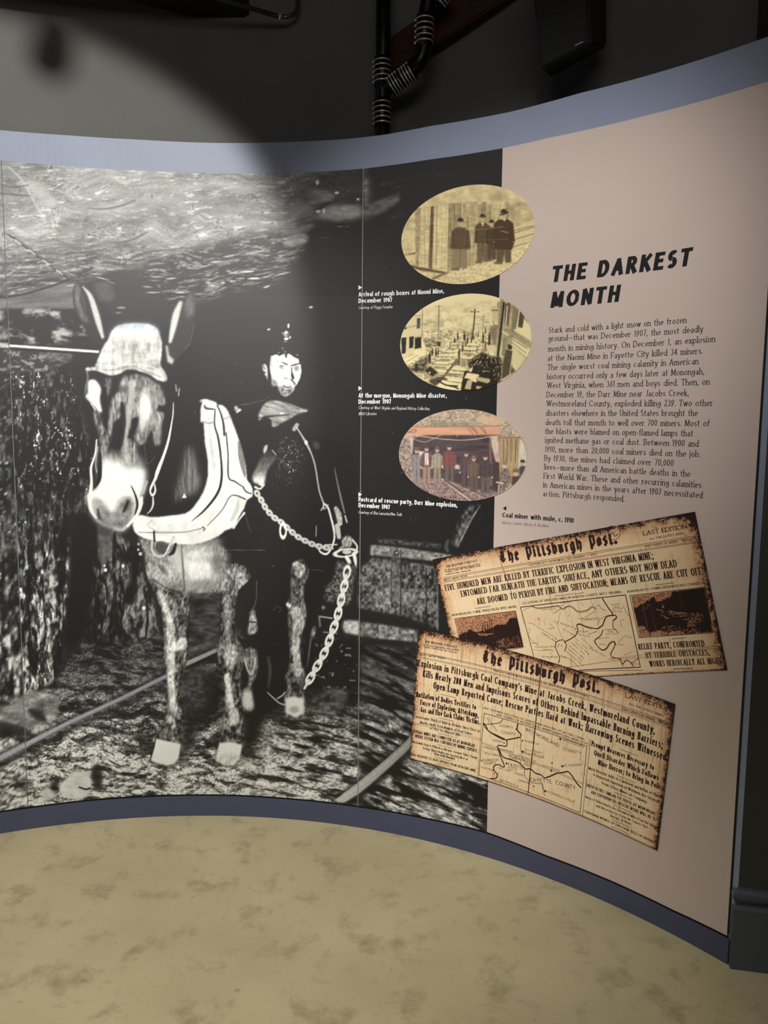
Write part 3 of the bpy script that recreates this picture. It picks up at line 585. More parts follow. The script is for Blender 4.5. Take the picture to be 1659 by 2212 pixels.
cv.poly([(337, 1594), (360, 1600), (391, 1606), (386, 1638), (378, 1648), (362, 1653), (340, 1648), (326, 1642), (333, 1614)], .955, 1.4); cv.poly([(474, 1604), (498, 1602), (524, 1608), (518, 1640), (504, 1653), (484, 1652), (466, 1642), (469, 1625)], .95, 1.4)
cv.poly([(466, 1642), (480, 1628), (505, 1626), (518, 1632), (504, 1656), (484, 1654)], .80+.5*(fur-.5), 3, .7)
cv.stroke([(337, 1594), (333, 1614), (324, 1642)], 1.6, .05, .6)
# hind legs
hind = [(631, 1218), (640, 1211), (656, 1208), (668, 1235), (664, 1250), (658, 1264), (656, 1293), (663, 1317), (660, 1348), (653, 1370), (650, 1418), (658, 1448), (662, 1470), (656, 1500), (658, 1508), (659, 1544), (641, 1556), (617, 1546), (615, 1505), (622, 1486), (616, 1464), (620, 1452), (627, 1425), (625, 1377), (621, 1334), (624, 1317), (618, 1305), (628, 1286), (628, 1245)]
cv.poly(hind, .34+.6*(fur2-.5)+.7*(fur-.5), 1.4, 1, 2)
for P, w, t in ([(640, 1220), (648, 1228), (646, 1240)], [16, 24, 16], .62), ([(640, 1320), (646, 1345), (640, 1370), (641, 1420), (644, 1450)], [20, 26, 16, 16, 20], .66), ([(622, 1305), (626, 1308)], 7, .8), ([(655, 1380), (655, 1440)], 6, .10), ([(636, 1480), (640, 1492)], [14, 8], .15): cv.stroke(P, w, t*1.15+.8*(fur-.5), 3, .85)
cv.poly([(616, 1508), (636, 1503), (657, 1509), (658, 1538), (640, 1550), (618, 1540)], .90, 2, .95); cv.ell(636, 1532, 10, 7, .55, 4, .7)
cv.poly([(531, 1401), (554, 1404), (557, 1450), (546, 1474), (543, 1490), (549, 1530), (535, 1536), (525, 1528), (523, 1496), (536, 1479), (538, 1462), (529, 1430)], .46+.8*(fur-.5), 2, .95, 2)
cv.poly([(524, 1496), (543, 1490), (549, 1526), (536, 1534), (525, 1526)], .88, 3, .9); cv.stroke([(529, 1425), (536, 1448), (545, 1455), (553, 1420)], [4, 3, 3, 3], .85, 1, .8)
cv.stroke([(580, 1420), (584, 1450), (580, 1485)], [5, 7, 3], .30, 2.5, .8)
cv.poly([(542, 1322), (550, 1318), (557, 1360), (545, 1370), (535, 1368), (538, 1345)], .60+.8*(fur-.5), 1.6, 1, 2); cv.stroke([(538, 1342), (554, 1344)], 3, .2)
cv.stroke([(555, 1255), (553, 1300), (540, 1325)], [2, 2, 3], .45, 1, .7); cv.stroke([(578, 1495), (592, 1508), (604, 1518), (615, 1522)], [2, 3, 3, 3], .72, 1); cv.stroke([(600, 1508), (610, 1502), (616, 1495)], 3, .75, 1)
# brown patch on the neck
vs = N(4, 40, 104, 3)
cv.poly([(400, 974), (408, 964), (417, 970), (427, 1003), (436, 1041), (425, 1068), (400, 1072), (378, 1088), (380, 1050), (392, 1015)], .16+.5*vs, 6, .9)
# ears
cv.poly([(166, 607), (172, 612), (198, 629), (215, 656), (222, 690), (230, 721), (228, 738), (212, 742), (193, 733), (183, 709), (169, 682), (160, 661), (158, 629)], .13, 1, 1, 3)
cv.poly([(166, 610), (174, 625), (172, 650), (182, 675), (195, 700), (176, 690), (163, 655), (161, 632)], .48+.4*(N(5, 14, 105, 3)-.5), 3, .9)
cv.stroke([(180, 620), (195, 640), (206, 672), (214, 700), (222, 728)], [3, 10, 13, 12, 7], .86, 3, .95)
cv.stroke([(178, 640), (185, 670)], [6, 3], .30, 3, .7)
cv.poly([(414, 627), (422, 637), (421, 685), (412, 735), (402, 755), (372, 785), (362, 770), (366, 702), (375, 661), (398, 648), (408, 632)], .17, 1.4, 1, 3)
cv.poly([(412, 630), (420, 640), (419, 680), (404, 690), (398, 655)], .42+.4*(N(5, 14, 106, 3)-.5), 4, .8)
cv.stroke([(390, 655), (381, 680), (374, 710), (368, 738)], [9, 15, 13, 7], .90, 3.5, .95); cv.stroke([(400, 755), (412, 738), (420, 700)], 2, .45, 1, .6)
cv.poly([(357, 745), (363, 748), (366, 768), (376, 778), (373, 788), (362, 782)], .82, 2, .95)
# head
cv.poly([(187, 795), (206, 798), (277, 806), (345, 815), (360, 850), (362, 880), (352, 960), (330, 1010), (312, 1060), (300, 1105), (277, 1138), (217, 1130), (196, 1090), (202, 1000), (204, 890), (188, 850)], .085, 2)
hs = N(3.5, 12, 110, 3)
def hp(P, t, soft=2.4, a=1, sm=3, tx=.8): cv.poly(P, t+tx*(hs-.5), soft, a, sm)
hp([(280, 812), (310, 812), (337, 826), (350, 840), (356, 862), (356, 874), (342, 880), (338, 888), (354, 892), (350, 920), (347, 955), (336, 963), (330, 935), (326, 930), (314, 955), (300, 960), (290, 945), (298, 920), (300, 900), (290, 905), (282, 925), (272, 945), (262, 950), (268, 900), (272, 860)], .52)
hp([(262, 820), (276, 812), (284, 850), (272, 870), (262, 900), (246, 912), (240, 940), (232, 932), (235, 895), (243, 860), (256, 845)], .50)
hp([(228, 818), (240, 820), (236, 848), (230, 856), (226, 838)], .42)
hp([(203, 888), (214, 885), (222, 915), (232, 940), (240, 938), (230, 975), (217, 985), (214, 940), (206, 912)], .42)
hp([(262, 950), (280, 948), (300, 960), (296, 990), (308, 1000), (272, 1000), (262, 980)], .45)
cv.stroke([(284, 830), (283, 870), (279, 900), (272, 945), (272, 975)], [14, 12, 10, 7, 8], .72, 3, .8)
cv.ell(314, 880, 14, 32, .95, 6, .95); cv.ell(310, 905, 8, 26, .85, 5, .8); cv.ell(337, 860, 12, 20, .55, 6, .6); cv.stroke([(330, 900), (340, 925), (342, 955)], [12, 12, 8], .60, 4, .7)
cv.stroke([(264, 872), (266, 905), (262, 940), (255, 965)], [7, 12, 14, 16], .06, 3, .9); cv.stroke([(292, 908), (286, 935)], [11, 6], .06, 2.5, .95); cv.stroke([(226, 840), (228, 900), (231, 926)], [10, 11, 3], .05, 3, .95); cv.stroke([(345, 878), (352, 884), (360, 884)], [6, 10, 8], .06, 2)
hp([(190, 824), (204, 820), (214, 830), (219, 842), (216, 862), (221, 890), (211, 887), (200, 874), (188, 862), (184, 856), (190, 846)], .92, 1.8, 1, 3, .2)
cv.stroke([(187, 797), (190, 815), (186, 835), (184, 850)], [5, 4, 4, 3], .45, 2); cv.stroke([(196, 870), (206, 886)], 2, .95, .8)
muz = [(227, 988), (245, 998), (260, 996), (272, 1010), (292, 1010), (311, 1012), (316, 1029), (313, 1058), (305, 1075), (299, 1102), (287, 1123), (272, 1142), (258, 1147), (240, 1138), (217, 1130), (201, 1113), (193, 1090), (189, 1068), (196, 1064), (205, 1058), (215, 1044), (217, 1012)]
cv.poly([(222, 975), (250, 978), (300, 985), (312, 1010), (300, 1040), (225, 1040), (216, 1010)], .62+.5*(hs-.5), 7, .85, 3); cv.poly(muz, .95, 6, 1, 3); cv.poly(muz[8:], .93, 1.5, .8, 3)
cv.poly([(202, 1078), (215, 1080), (230, 1094), (244, 1108), (256, 1088), (270, 1074), (286, 1076), (292, 1100), (280, 1128), (258, 1144), (217, 1132), (204, 1112)], .50+.45*(N(8, 10, 114, 3)-.5), 4, .95, 3)
cv.stroke([(241, 1100), (240, 1075), (243, 1050)], [3, 12, 18], .92, 5, .7); cv.stroke([(277, 1083), (273, 1093), (268, 1104)], [6, 8, 5], .12, 2.2); cv.stroke([(212, 1100), (214, 1115), (221, 1124)], [4, 7, 4], .22, 2.4, .9); cv.stroke([(222, 1122), (240, 1128), (260, 1122)], 10, .50, 5, .6); cv.ell(262, 1080, 11, 5, .72, 3, .5, -.5); cv.ell(207, 1088, 6, 9, .75, 3, .5)
for P, w, t in ([(284, 1050), (293, 1070), (297, 1090), (292, 1112)], [2, 4, 5, 3], .06), ([(307, 1075), (303, 1098), (292, 1118), (276, 1136)], [5, 6, 6, 5], .95), ([(217, 978), (216, 1010), (214, 1036), (204, 1055)], [4, 9, 9, 2], .05), ([(209, 950), (206, 981), (197, 1010), (198, 1040), (196, 1064)], [3, 4, 5, 6, 8], .93), ([(212, 965), (207, 1000), (209, 1020)], 2.5, .7), ([(193, 1070), (196, 1100), (208, 1118)], [8, 6, 4], .90), ([(318, 1040), (310, 1066)], [4, 3], .7): cv.stroke(P, w, t, 1.3)
cv.poly([(210, 1132), (240, 1145), (243, 1150), (230, 1160), (212, 1150)], .24, 3)
# forehead pad
pad = [(233, 735), (241, 716), (256, 703), (285, 698.5), (321, 700), (340, 709), (345, 721), (351, 742), (349, 770), (348, 790), (357, 803), (362, 818), (358, 824), (342, 822), (326, 811), (313, 806), (295, 800), (277, 798), (262, 806), (241, 812), (222, 806), (206, 800), (189, 802), (187, 794), (206, 792), (209, 782), (217, 762), (225, 744)]
pt = .80+.5*(N(7, 22, 112, 3)-.5)+.25*(N(30, 8, 113, 3)-.5)
cv.poly(pad, pt, 1.4, 1, 2)
cv.poly([(241, 716), (256, 703), (285, 698.5), (321, 700), (340, 709), (344, 725), (300, 735), (240, 740)], .93, 6, .75)
cv.stroke([(207, 788), (240, 792), (280, 787), (320, 790), (346, 800)], 3, .93, 1.5, .7); cv.stroke([(210, 797), (240, 800), (275, 793)], 2, .35, 1.5, .5); cv.stroke([(300, 796), (330, 808), (348, 815)], 2.5, .35, 2, .6)
# collar
col = [(434, 882), (440, 864), (449, 863), (467, 869), (470, 876), (477, 874), (489, 882), (499, 902), (513, 940), (523, 971), (531, 1005), (533, 1025), (534, 1036), (542, 1049), (546, 1061), (545, 1073), (534, 1080), (528, 1098), (519, 1112), (512, 1128), (505, 1139), (487, 1146), (472, 1158), (436, 1172), (400, 1176), (362, 1172), (313, 1163), (290, 1147), (288, 1122), (300, 1112), (318, 1115), (337, 1117), (370, 1113), (400, 1109), (419, 1094), (439, 1063), (449, 1029), (449, 993), (443, 957), (440, 914), (434, 912)]
ct = .93+.22*(N(22, 16, 115, 3)-.5)
cv.poly(col, ct, 1.3, 1, 2)
for P, w, t, a in [([(465, 884), (464, 918), (472, 947), (478, 993), (479, 1034), (470, 1066), (443, 1101), (415, 1125)], [2, 3, 4, 4, 5, 5, 4, 1], .07, 1), ([(470, 877), (477, 892), (483, 915), (485, 940)], [3, 3, 4, 4], .07, 1), ([(489, 935), (493, 981), (494, 1030), (508, 1040), (526, 1052)], [2.5, 2.5, 3, 3, 2], .09, 1), ([(530, 1078), (510, 1070), (496, 1074), (480, 1102), (448, 1136)], [4, 3, 2, 2, 1], .22, .9), ([(516, 955), (521, 985), (526, 1012), (530, 1030)], [3, 12, 9, 3], .30, .7), ([(452, 900), (456, 960), (463, 1010)], [2, 6, 8], .72, .6), ([(437, 910), (450, 914), (464, 912)], 3, .45, .7), ([(442, 876), (446, 882), (462, 884)], [3, 5, 3], .15, .9), ([(526, 1052), (532, 1062), (543, 1066)], 3, .12, .9), ([(485, 905), (498, 900)], 2, .4, .7), ([(300, 1150), (350, 1150), (400, 1149), (440, 1140)], 2, .40, .8), ([(330, 1122), (320, 1135), (340, 1148)], 1.5, .5, .6), ([(438, 1138), (443, 1142), (440, 1146)], 3, .3, .9), ([(516, 1075), (512, 1100), (500, 1125)], [3, 10, 5], .66, .6)]:
    cv.stroke(P, w, t, 1.2, a)
cv.stroke([(528, 1108), (516, 1124), (505, 1140)], [5, 3, 5], .85, 1)
cv.poly([(528, 1038), (540, 1044), (546, 1058), (538, 1060), (528, 1052)], .95, 1.5)
cv.stroke([(333, 1148), (334, 1168)], 4, .06, 1); cv.ell(350, 1183, 14, 14, .22, 4, .8); cv.stroke([(329, 1168), (329, 1186), (335, 1198), (346, 1202), (357, 1197), (366, 1180), (376, 1160)], [4, 4, 4, 4, 4, 5, 7], .80, .9); cv.stroke([(380, 1175), (374, 1192), (366, 1198)], [5, 8, 4], .08, 2)
cv.ell(455, 1207, 40, 7, .3, 8, .25)
# rein down the right side of the head
cv.stroke([(375, 870), (374, 895), (371, 915), (364, 952), (354, 984), (342, 1015), (336, 1034)], [1.5, 2.5, 3, 5, 6, 8, 6], .92, .9)
cv.stroke([(335, 1036), (327, 1052), (325, 1062), (330, 1070), (336, 1060), (334, 1046)], [6, 5, 4, 5, 4, 3], .90, 1); cv.stroke([(331, 1074), (331, 1090), (326, 1102), (318, 1110)], [3, 4, 3, 1.5], .85, .9); cv.stroke([(380, 832), (382, 845)], 4, .5, 1); cv.stroke([(388, 840), (386, 855)], 3, .6, 1)
cv.poly([(393, 1076), (404, 1076), (398.5, 1066)], .97, .5)
# -- driver
cv.ell(441, 866, 9, 4, .9, 2, .8); cv.poly([(506, 878), (512, 876), (516, 884), (508, 888)], .7, 1); cv.poly([(509, 890), (518, 882), (523, 886), (512, 893)], .85, 1)
scarf = [(571, 873), (580, 867), (592, 865), (607, 867), (629, 873), (648, 881), (664, 884), (668, 886), (656, 891), (640, 896), (630, 903), (612, 912), (600, 920), (588, 923), (587, 908), (572, 898), (566, 903), (561, 910), (558, 898), (563, 886)]
cv.poly(scarf, .46+.55*(N(22, 3.5, 120, 3, 22)-.5)+.1, 1.4, 1, 2); cv.ell(609, 893, 5, 2, .85, 1); cv.stroke([(578, 900), (600, 898), (625, 896)], [5, 3, 2], .08, 2, .8); cv.stroke([(650, 887), (662, 888)], 4, .7, 1)
speck = sst(.60, .72, N(2.4, 2.8, 121, 2))*sst(.42, .56, N(12, 18, 122, 3))
cv.poly([(596, 925), (615, 930), (630, 950), (655, 965), (656, 1005), (640, 1045), (590, 1052), (594, 1020), (606, 985), (602, 955)], .09+.5*speck, 8)
cv.poly([(573, 975), (590, 975), (600, 988), (585, 1005), (576, 1022), (573, 1038), (569, 1051), (558, 1046), (548, 1041), (546, 1028), (556, 1005)], np.interp(Y, [975, 1015, 1035, 1050], [.14, .42, .80, .95])*(.75+.5*fur), 2.2, 1, 2)
cv.poly([(572, 963), (579, 961), (577, 972), (571, 980), (569, 972)], .72, 1.2, 1, 2); cv.stroke([(588, 972), (597, 982)], 1.6, .75, .6); cv.stroke([(552, 1052), (562, 1056), (571, 1047)], [5, 4, 3], .85, 1.3); cv.ell(684, 962, 7, 9, .35, 3, .6, -.5)
cv.stroke([(636, 927), (642, 918)], 9, .62, 1.5); cv.stroke([(641, 923), (652, 940), (662, 957), (673, 980), (681, 1005), (687, 1041), (691, 1063), (700, 1088)], [3, 3, 5, 3, 3, 3, 3, 3.5], .72, .8); cv.ell(662, 956, 3.5, 4.5, .9, .8)
cv.stroke([(700, 1088), (709, 1096), (716, 1120), (721, 1140), (723, 1160), (718, 1180), (707, 1196), (694, 1193), (687, 1182)], [3.5, 4, 4, 4.5, 4, 4, 4.5, 4, 2.5], .92, .8)
for P in ([(694, 1102), (703, 1088)], [(699, 1085), (700, 1100)], [(704, 1098), (709, 1090)]): cv.stroke(P, 2.5, .8, .8)
cv.stroke([(723, 1010), (730, 1045), (738, 1080), (745, 1108)], [1.5, 3, 4, 3], .5, 1.2); cv.stroke([(726, 1098), (732, 1112), (735, 1130)], [9, 13, 11], .45+.5*fur, 1.5); cv.stroke([(746, 1114), (750, 1128)], 3, .8, .8); cv.stroke([(729, 1136), (733, 1160)], [11, 9], .75, 1.2); cv.stroke([(684, 1136), (683, 1158)], 2, .7, .7)
cv.stroke([(702, 1177), (728, 1176)], 3, .85, .8)
# trace chain: near-round links seen three-quarter
def chain(P, pitch, rx, ry, w, t, edge=True):
    Q = catmull(P, 12, False); L = np.r_[0, np.cumsum(np.hypot(*np.diff(Q, axis=0).T))]; n = int(L[-1]/pitch)
    for k in range(n+1):
        d = k*pitch; x = np.interp(d, L, Q[:, 0]); y = np.interp(d, L, Q[:, 1]); x2 = np.interp(d+2, L, Q[:, 0]); y2 = np.interp(d+2, L, Q[:, 1])
        a = math.atan2(y2-y, x2-x) if d+2 < L[-1] else a
        if edge and k % 2: cv.stroke([(x-cos(a)*ry*.8, y-sin(a)*ry*.8), (x+cos(a)*ry*.8, y+sin(a)*ry*.8)], w*1.25, t*.92, .8)
        else: cv.ell(x, y, ry, rx, t, .9, 1, a, w)
chain([(556, 1066), (566, 1082), (577, 1101), (592, 1117), (608, 1128), (628, 1146), (645, 1160), (662, 1169), (680, 1177), (700, 1182), (716, 1184)], 8.2, 4.2, 6.0, 4.2, .80)
chain([(750, 1236), (746, 1258), (740, 1285), (734, 1312), (727, 1340), (717, 1368), (708, 1394), (696, 1420), (680, 1448), (668, 1470), (657, 1488)], 15.2, 6.6, 12.5, 4.0, .95)
cv.ell(612, 1146, 6.5, 15, .92, 1, 1, 0, 3.8); cv.ell(751, 1170, 12, 13, .62+.9*(fur-.5), 3); cv.stroke([(742, 1180), (735, 1186), (732, 1192)], [5, 6, 4], .6, 1.2); cv.ell(747, 1194, 23, 8, .92, .9, 1, -.12, 3.4); cv.ell(750, 1192, 10, 5, .8, 1.2)
cv.stroke([(762, 1166), (770, 1176), (772, 1184), (766, 1194)], 4, .85, 1); cv.stroke([(749, 1203), (755, 1214), (756, 1226), (751, 1234), (745, 1230)], [8, 8, 6, 5, 4], .95, .9); cv.stroke([(765, 1196), (768, 1210), (770, 1226)], [8, 7, 2], .93, 1)
# miner's face
fp_ = lambda L: [(520+x/8.295, 700+y/8.295) for x, y in L]
face = fp_([(545, 575), (650, 545), (700, 580), (720, 560), (790, 535), (800, 600), (830, 600), (835, 545), (870, 530), (950, 590), (1040, 630), (1050, 690), (1080, 730), (1092, 860), (1065, 980), (1020, 1070), (975, 1120), (955, 1190), (870, 1270), (800, 1300), (730, 1260), (685, 1180), (655, 1095), (600, 1115), (560, 1080), (555, 960), (530, 820), (530, 680)])
cv.poly(face, .96, .8)
cv.poly(fp_([(560, 960), (620, 1000), (680, 1070), (640, 1100), (600, 1120), (555, 1090)]), .42, 2.5, .9); cv.poly(fp_([(660, 1100), (760, 1120), (830, 1170), (920, 1130), (975, 1110), (940, 1210), (870, 1275), (800, 1300), (725, 1260), (680, 1180)]), .46+.8*(N(2.2, 2.2, 125, 2)-.5), 1.6, .92)
cv.stroke(fp_([(560, 600), (545, 700), (565, 760)]), 4, .62, 1.5, .7); cv.stroke(fp_([(560, 800), (580, 900), (570, 960)]), 3, .7, 2, .6)
for L, w, t, a in [([(730, 680), (780, 700), (835, 728)], [1, 2.6, 2.8], .06, 1), ([(905, 750), (960, 735), (1030, 715), (1085, 712)], [2, 3, 2.6, 1.5], .06, 1), ([(640, 690), (700, 668), (735, 680)], 1.2, .55, .8), ([(690, 765), (720, 745), (760, 740), (795, 760)], [1, 1.3, 1.2, 1], .15, 1), ([(705, 780), (730, 800), (770, 805)], 1.1, .45, .8), ([(955, 790), (980, 765), (1020, 760), (1045, 790)], [1, 1.3, 1.3, 1.2], .12, 1), ([(960, 800), (985, 830), (1025, 835), (1048, 800)], 1.2, .25, .9), ([(790, 950), (800, 985), (830, 965), (855, 985)], 1.2, .15, 1), ([(900, 990), (940, 1030), (985, 1085)], [3, 3.5, 2.5], .22, .9), ([(800, 1010), (760, 1030), (720, 1075), (700, 1100)], 1.3, .55, .8), ([(765, 1105), (810, 1128), (860, 1138), (900, 1125)], [2, 2.6, 2.6, 2], .10, 1), ([(780, 1100), (840, 1090), (900, 1108)], 1.2, .3, .8), ([(800, 1158), (850, 1163), (885, 1150)], 1.5, .82, .8), ([(830, 800), (815, 870), (800, 930)], 1.8, .72, .7), ([(980, 1050), (940, 1090)], 2, .3, .7)]:
    cv.stroke(fp_(L), w, t, .7, a)
for (x, y) in ((738, 772), (1003, 800)): cv.ell(520+x/8.295, 700+y/8.295, 2.4, 2.4, .72, .5, 1); cv.ell(520+x/8.295, 700+y/8.295, 2.6, 2.6, .30, .5, 1, 0, .9); cv.ell(520+x/8.295, 700+y/8.295, .7, .7, .12, .4)
cv.poly(fp_([(908, 760), (922, 790), (925, 850), (950, 910), (965, 960), (945, 1010), (915, 970), (905, 880)]), .05, .8); cv.stroke(fp_([(785, 480), (800, 520), (815, 600)]), [2, 3, 1.5], .12, .7); cv.stroke(fp_([(790, 480), (800, 530)]), 2, .5, 1)
cv.poly(fp_([(390, 740), (410, 720), (440, 712), (478, 760), (490, 900), (482, 1010), (462, 940), (430, 905), (440, 870), (400, 830)]), .80, .8); cv.stroke(fp_([(415, 740), (418, 790), (440, 800)]), 1.8, .2, .8); cv.stroke(fp_([(430, 870), (455, 870)]), 1.5, .25, .8)
for x, y, rx, ry, t in ((623.5, 704, 2.2, 5, .93), (619, 722, 6, 6.5, .62), (618.5, 718, 3, 3, .9), (619, 732, 5, 2.8, .95), (626.8, 729, 2, 3, .85), (611.5, 720, 1.5, 1.5, .85), (581, 712, 3, 1.5, .85), (617, 738, 3.5, 1, .7), (611, 752.5, 1.6, 1.6, .6), (602.5, 762, 1.3, 1.3, .7), (643, 767, 2, 1.5, .55), (616.5, 761, 2, 4, .35)): cv.ell(x, y, rx, ry, t, .8)
cv.ell(623, 724, 2.5, 4, .25, 1.2, .8)
# dust and scratches
rs = np.random.RandomState(5)
for k in range(230):
    x = rs.uniform(420, 1080); y = rs.uniform(420, 1420); r = rs.choice([.5, .6, .8, 1.1], p=[.4, .3, .2, .1]); cv.ell(x, y, r, r, rs.uniform(.35, .85), .6, .8)
for P in ([(463, 1200-10), (500, 1188), (575, 1188)], [(530, 1110), (537, 1135), (543, 1150)], [(590, 1318), (600, 1309), (608, 1316), (602, 1322)], [(312, 960), (316, 990), (320, 1002), (336, 987)], [(400, 1187), (440, 1188), (470, 1193)], [(545, 873), (520, 875), (555, 868), (575, 863)], [(855, 407), (868, 402), (870, 405)], [(735, 1230), (740, 1240)], [(650, 1228), (700, 1233)]): cv.stroke(P, .9, .6, .5, .6)
# -- right sheet: faint roof and the mine car
for P, w, t, a in [([(785, 455), (820, 440), (862, 420)], [14, 16, 4], .36, .7), ([(785, 405), (830, 398), (880, 390)], [2, 5, 2], .24, .6), ([(905, 380), (960, 376)], 4, .25, .5), ([(840, 475), (870, 462)], [2, 8], .3, .5)]: cv.stroke(P, w, t+.5*(N(12, 5, 130, 3)-.5), 4, a)
box = .36+.9*(N(5, 7, 131, 3)-.5)+.35*(N(40, 50, 132, 3)-.5)
cv.poly([(785, 700), (1100, 700), (1100, 1190), (785, 1200)], .085, 2, .0)
cv.poly([(806, 1204.7), (869.5, 1213.7), (942, 1223), (946, 1253), (948, 1361), (923.7, 1349), (872.5, 1331), (776, 1313), (774, 1290), (779, 1253), (791, 1220)], box, 2.5)
cv.poly([(800, 1176), (860, 1182), (978, 1198.6), (951, 1213), (869.5, 1204.7), (801, 1199)], .52+.7*(N(6, 6, 133, 3)-.5), 1.4); cv.poly([(815, 1162.5), (880, 1168), (954, 1176), (950, 1184), (880, 1178), (820, 1172)], .28+.6*(N(6, 5, 134, 3)-.5), 1.8)
cv.stroke([(866.5, 1187), (866.5, 1325)], 2.5, .05, .7); cv.stroke([(847, 1210), (846, 1313)], 1.5, .16, .8); cv.stroke([(921, 1226), (922, 1345)], [2, 3], .10, 1); cv.stroke([(945, 1225), (946, 1360)], [1.5, 1.5], .6, .8); cv.poly([(846, 1186), (867, 1187), (866, 1325), (846, 1315)], .45+.8*(N(5, 6, 135, 3)-.5), 2, .45)
cv.ell(857, 1194, 5, 5, .12, .9, 1, 0, 2.5); cv.ell(854, 1307, 6, 6, .10, .9, 1, 0, 2.5)
cv.poly([(1017, 1090), (1026, 1092), (1022, 1110), (1002, 1150), (990, 1182), (975, 1174), (984, 1142), (992, 1124), (1000, 1108)], .32+.8*(N(7, 9, 136, 3)-.5), 2.2); cv.stroke([(1038, 1092), (1015, 1128), (990, 1180)], [2, 5, 3], .50+.5*(fur-.5), 1); cv.stroke([(968, 1168), (964, 1182), (968, 1190)], [6, 8, 6], .3, 2)
cv.poly([(779, 1343), (827, 1349), (902, 1361), (903, 1387), (830, 1380), (779, 1374)], .50+.8*(N(6, 7, 137, 3)-.5), 2); cv.poly([(745, 1339), (776, 1341), (776, 1372), (745, 1366), (740, 1352)], .78+.5*(N(6, 7, 138, 3)-.5), 2.5)
cv.poly([(730, 1211), (745, 1216), (771, 1222), (764, 1262), (759, 1296), (748, 1308), (730, 1302), (704, 1298), (703, 1272), (720, 1250)], .30+.9*(N(4, 4, 139, 3)-.5), 2.5, 1, 2)
cv.poly([(785, 1215), (800, 1222), (800, 1310), (776, 1307), (774, 1262)], .34+.9*(N(5, 6, 140, 3)-.5), 2.5)
cv.stroke([(689, 1331), (718, 1335)], 3, .7, 1); cv.stroke([(690, 1332), (692, 1352)], 4, .45, 1.5); cv.ell(699, 1312, 4, 4, .5, 2); cv.ell(677, 1366, 5, 13, .5+.8*(fur-.5), 2.5, 1, .2); cv.stroke([(672, 1380), (668, 1410), (664, 1440)], [3, 3, 1], .4, 1.5); cv.stroke([(700, 1365), (728, 1368)], 2.5, .6, 1)
chain([(750, 1236), (746, 1258), (740, 1285), (734, 1312), (727, 1340), (717, 1368), (708, 1394), (696, 1420), (680, 1448), (668, 1470), (657, 1488)], 15.2, 6.6, 12.5, 4.0, .95)
gr = (np.random.RandomState(1).rand(*cv.A.shape[:2]).astype(np.float32)-.5)
A = cv.A[:, :, 0]; A = A+(.10*(N(2.6, 2.6, 150, 2)-.5)+.05*gr)*np.clip(A*4-.3, 0, 1)*np.clip((1.02-A)*5, 0, 1); cv.A[:, :, 0] = A
cv.A = np.clip(cv.A, 0.045, .985)

def mural_sheet(name, L0, L1, R0, R1, step, label, off=0.003):
    """L0,L1: left edge top/bottom pixels; R0,R1: right edge"""
    pl0, pl1, pr0, pr1 = tw(L0), tw(L1), tw(R0), tw(R1)
    nu = int((R0[0]-L0[0])/step); nv = int((L1[1]-L0[1])/step)
    uu = np.linspace(0, 1, nu); vv = np.linspace(0, 1, nv)
    U, V = np.meshgrid(uu, vv)
    sl = pl0[0]+(pl1[0]-pl0[0])*V; sr = pr0[0]+(pr1[0]-pr0[0])*V; S = sl+(sr-sl)*U
    zt = z_mt(S); zb = z_mb(S); Z = zt+(zb-zt)*V
    VV, Q, ring = sheet_from_front(S, Z, off, off-0.0002, name)
    me = raw_mesh(name, VV, Q[:, ::-1])
    x, y = to_px(S.ravel(), Z.ravel()); T = cv.sample(np.where(x < -255, -510-x, x), y)[:, 0]
    col = np.stack([lin(T*1.0), lin(T*1.0), lin(T*.975)], 1)*.96
    m = (np.exp(-(((x-293)/50)**2+((y-706)/9)**2))*.9)[:, None]; col *= 1+m*np.array([-.22, -.10, .12])
    m = ((np.abs(y-(1637-(x-0)*.497)) < 12) & (x < 362)).astype(float)[:, None]; col *= 1+m*np.array([-.03, -.05, .10])
    ink(me, np.concatenate([col, np.full((len(ring), 3), .10)]))
    return tag(link(name, me, M_print), label, 'mural panel', 'sheets of the mine mule mural')
PANELS = {}
PANELS['left'] = mural_sheet('mural_panel', (-420, 300), (-420, 1900), (2.5, 346), (60, 1745), 5.0, 'black-and-white mural sheet at the far left edge showing rough coal wall')
PANELS['mid'] = mural_sheet('mural_panel', (4.5, 346), (62, 1745), (784.0, 365), (772.5, 1742), 1.5, 'large black-and-white mural sheet showing a harnessed mule and a coal miner', 0.0032)
PANELS['right'] = mural_sheet('mural_panel', (786.0, 365), (774.5, 1742), (1086.5, 321), (1052.5, 1796), 1.9, 'narrow dark mural sheet with a mine car, right of the mule', 0.0028)
# ------------------------------------------------------------------ lettering: own stroke alphabet, drawn with a broad nib
def _ps(t):
    o = []
    for w in t.split(';'):
        k = w[0]; v = [float(q) for q in w[1:].split(',')]; o.append((k, v))
    return o
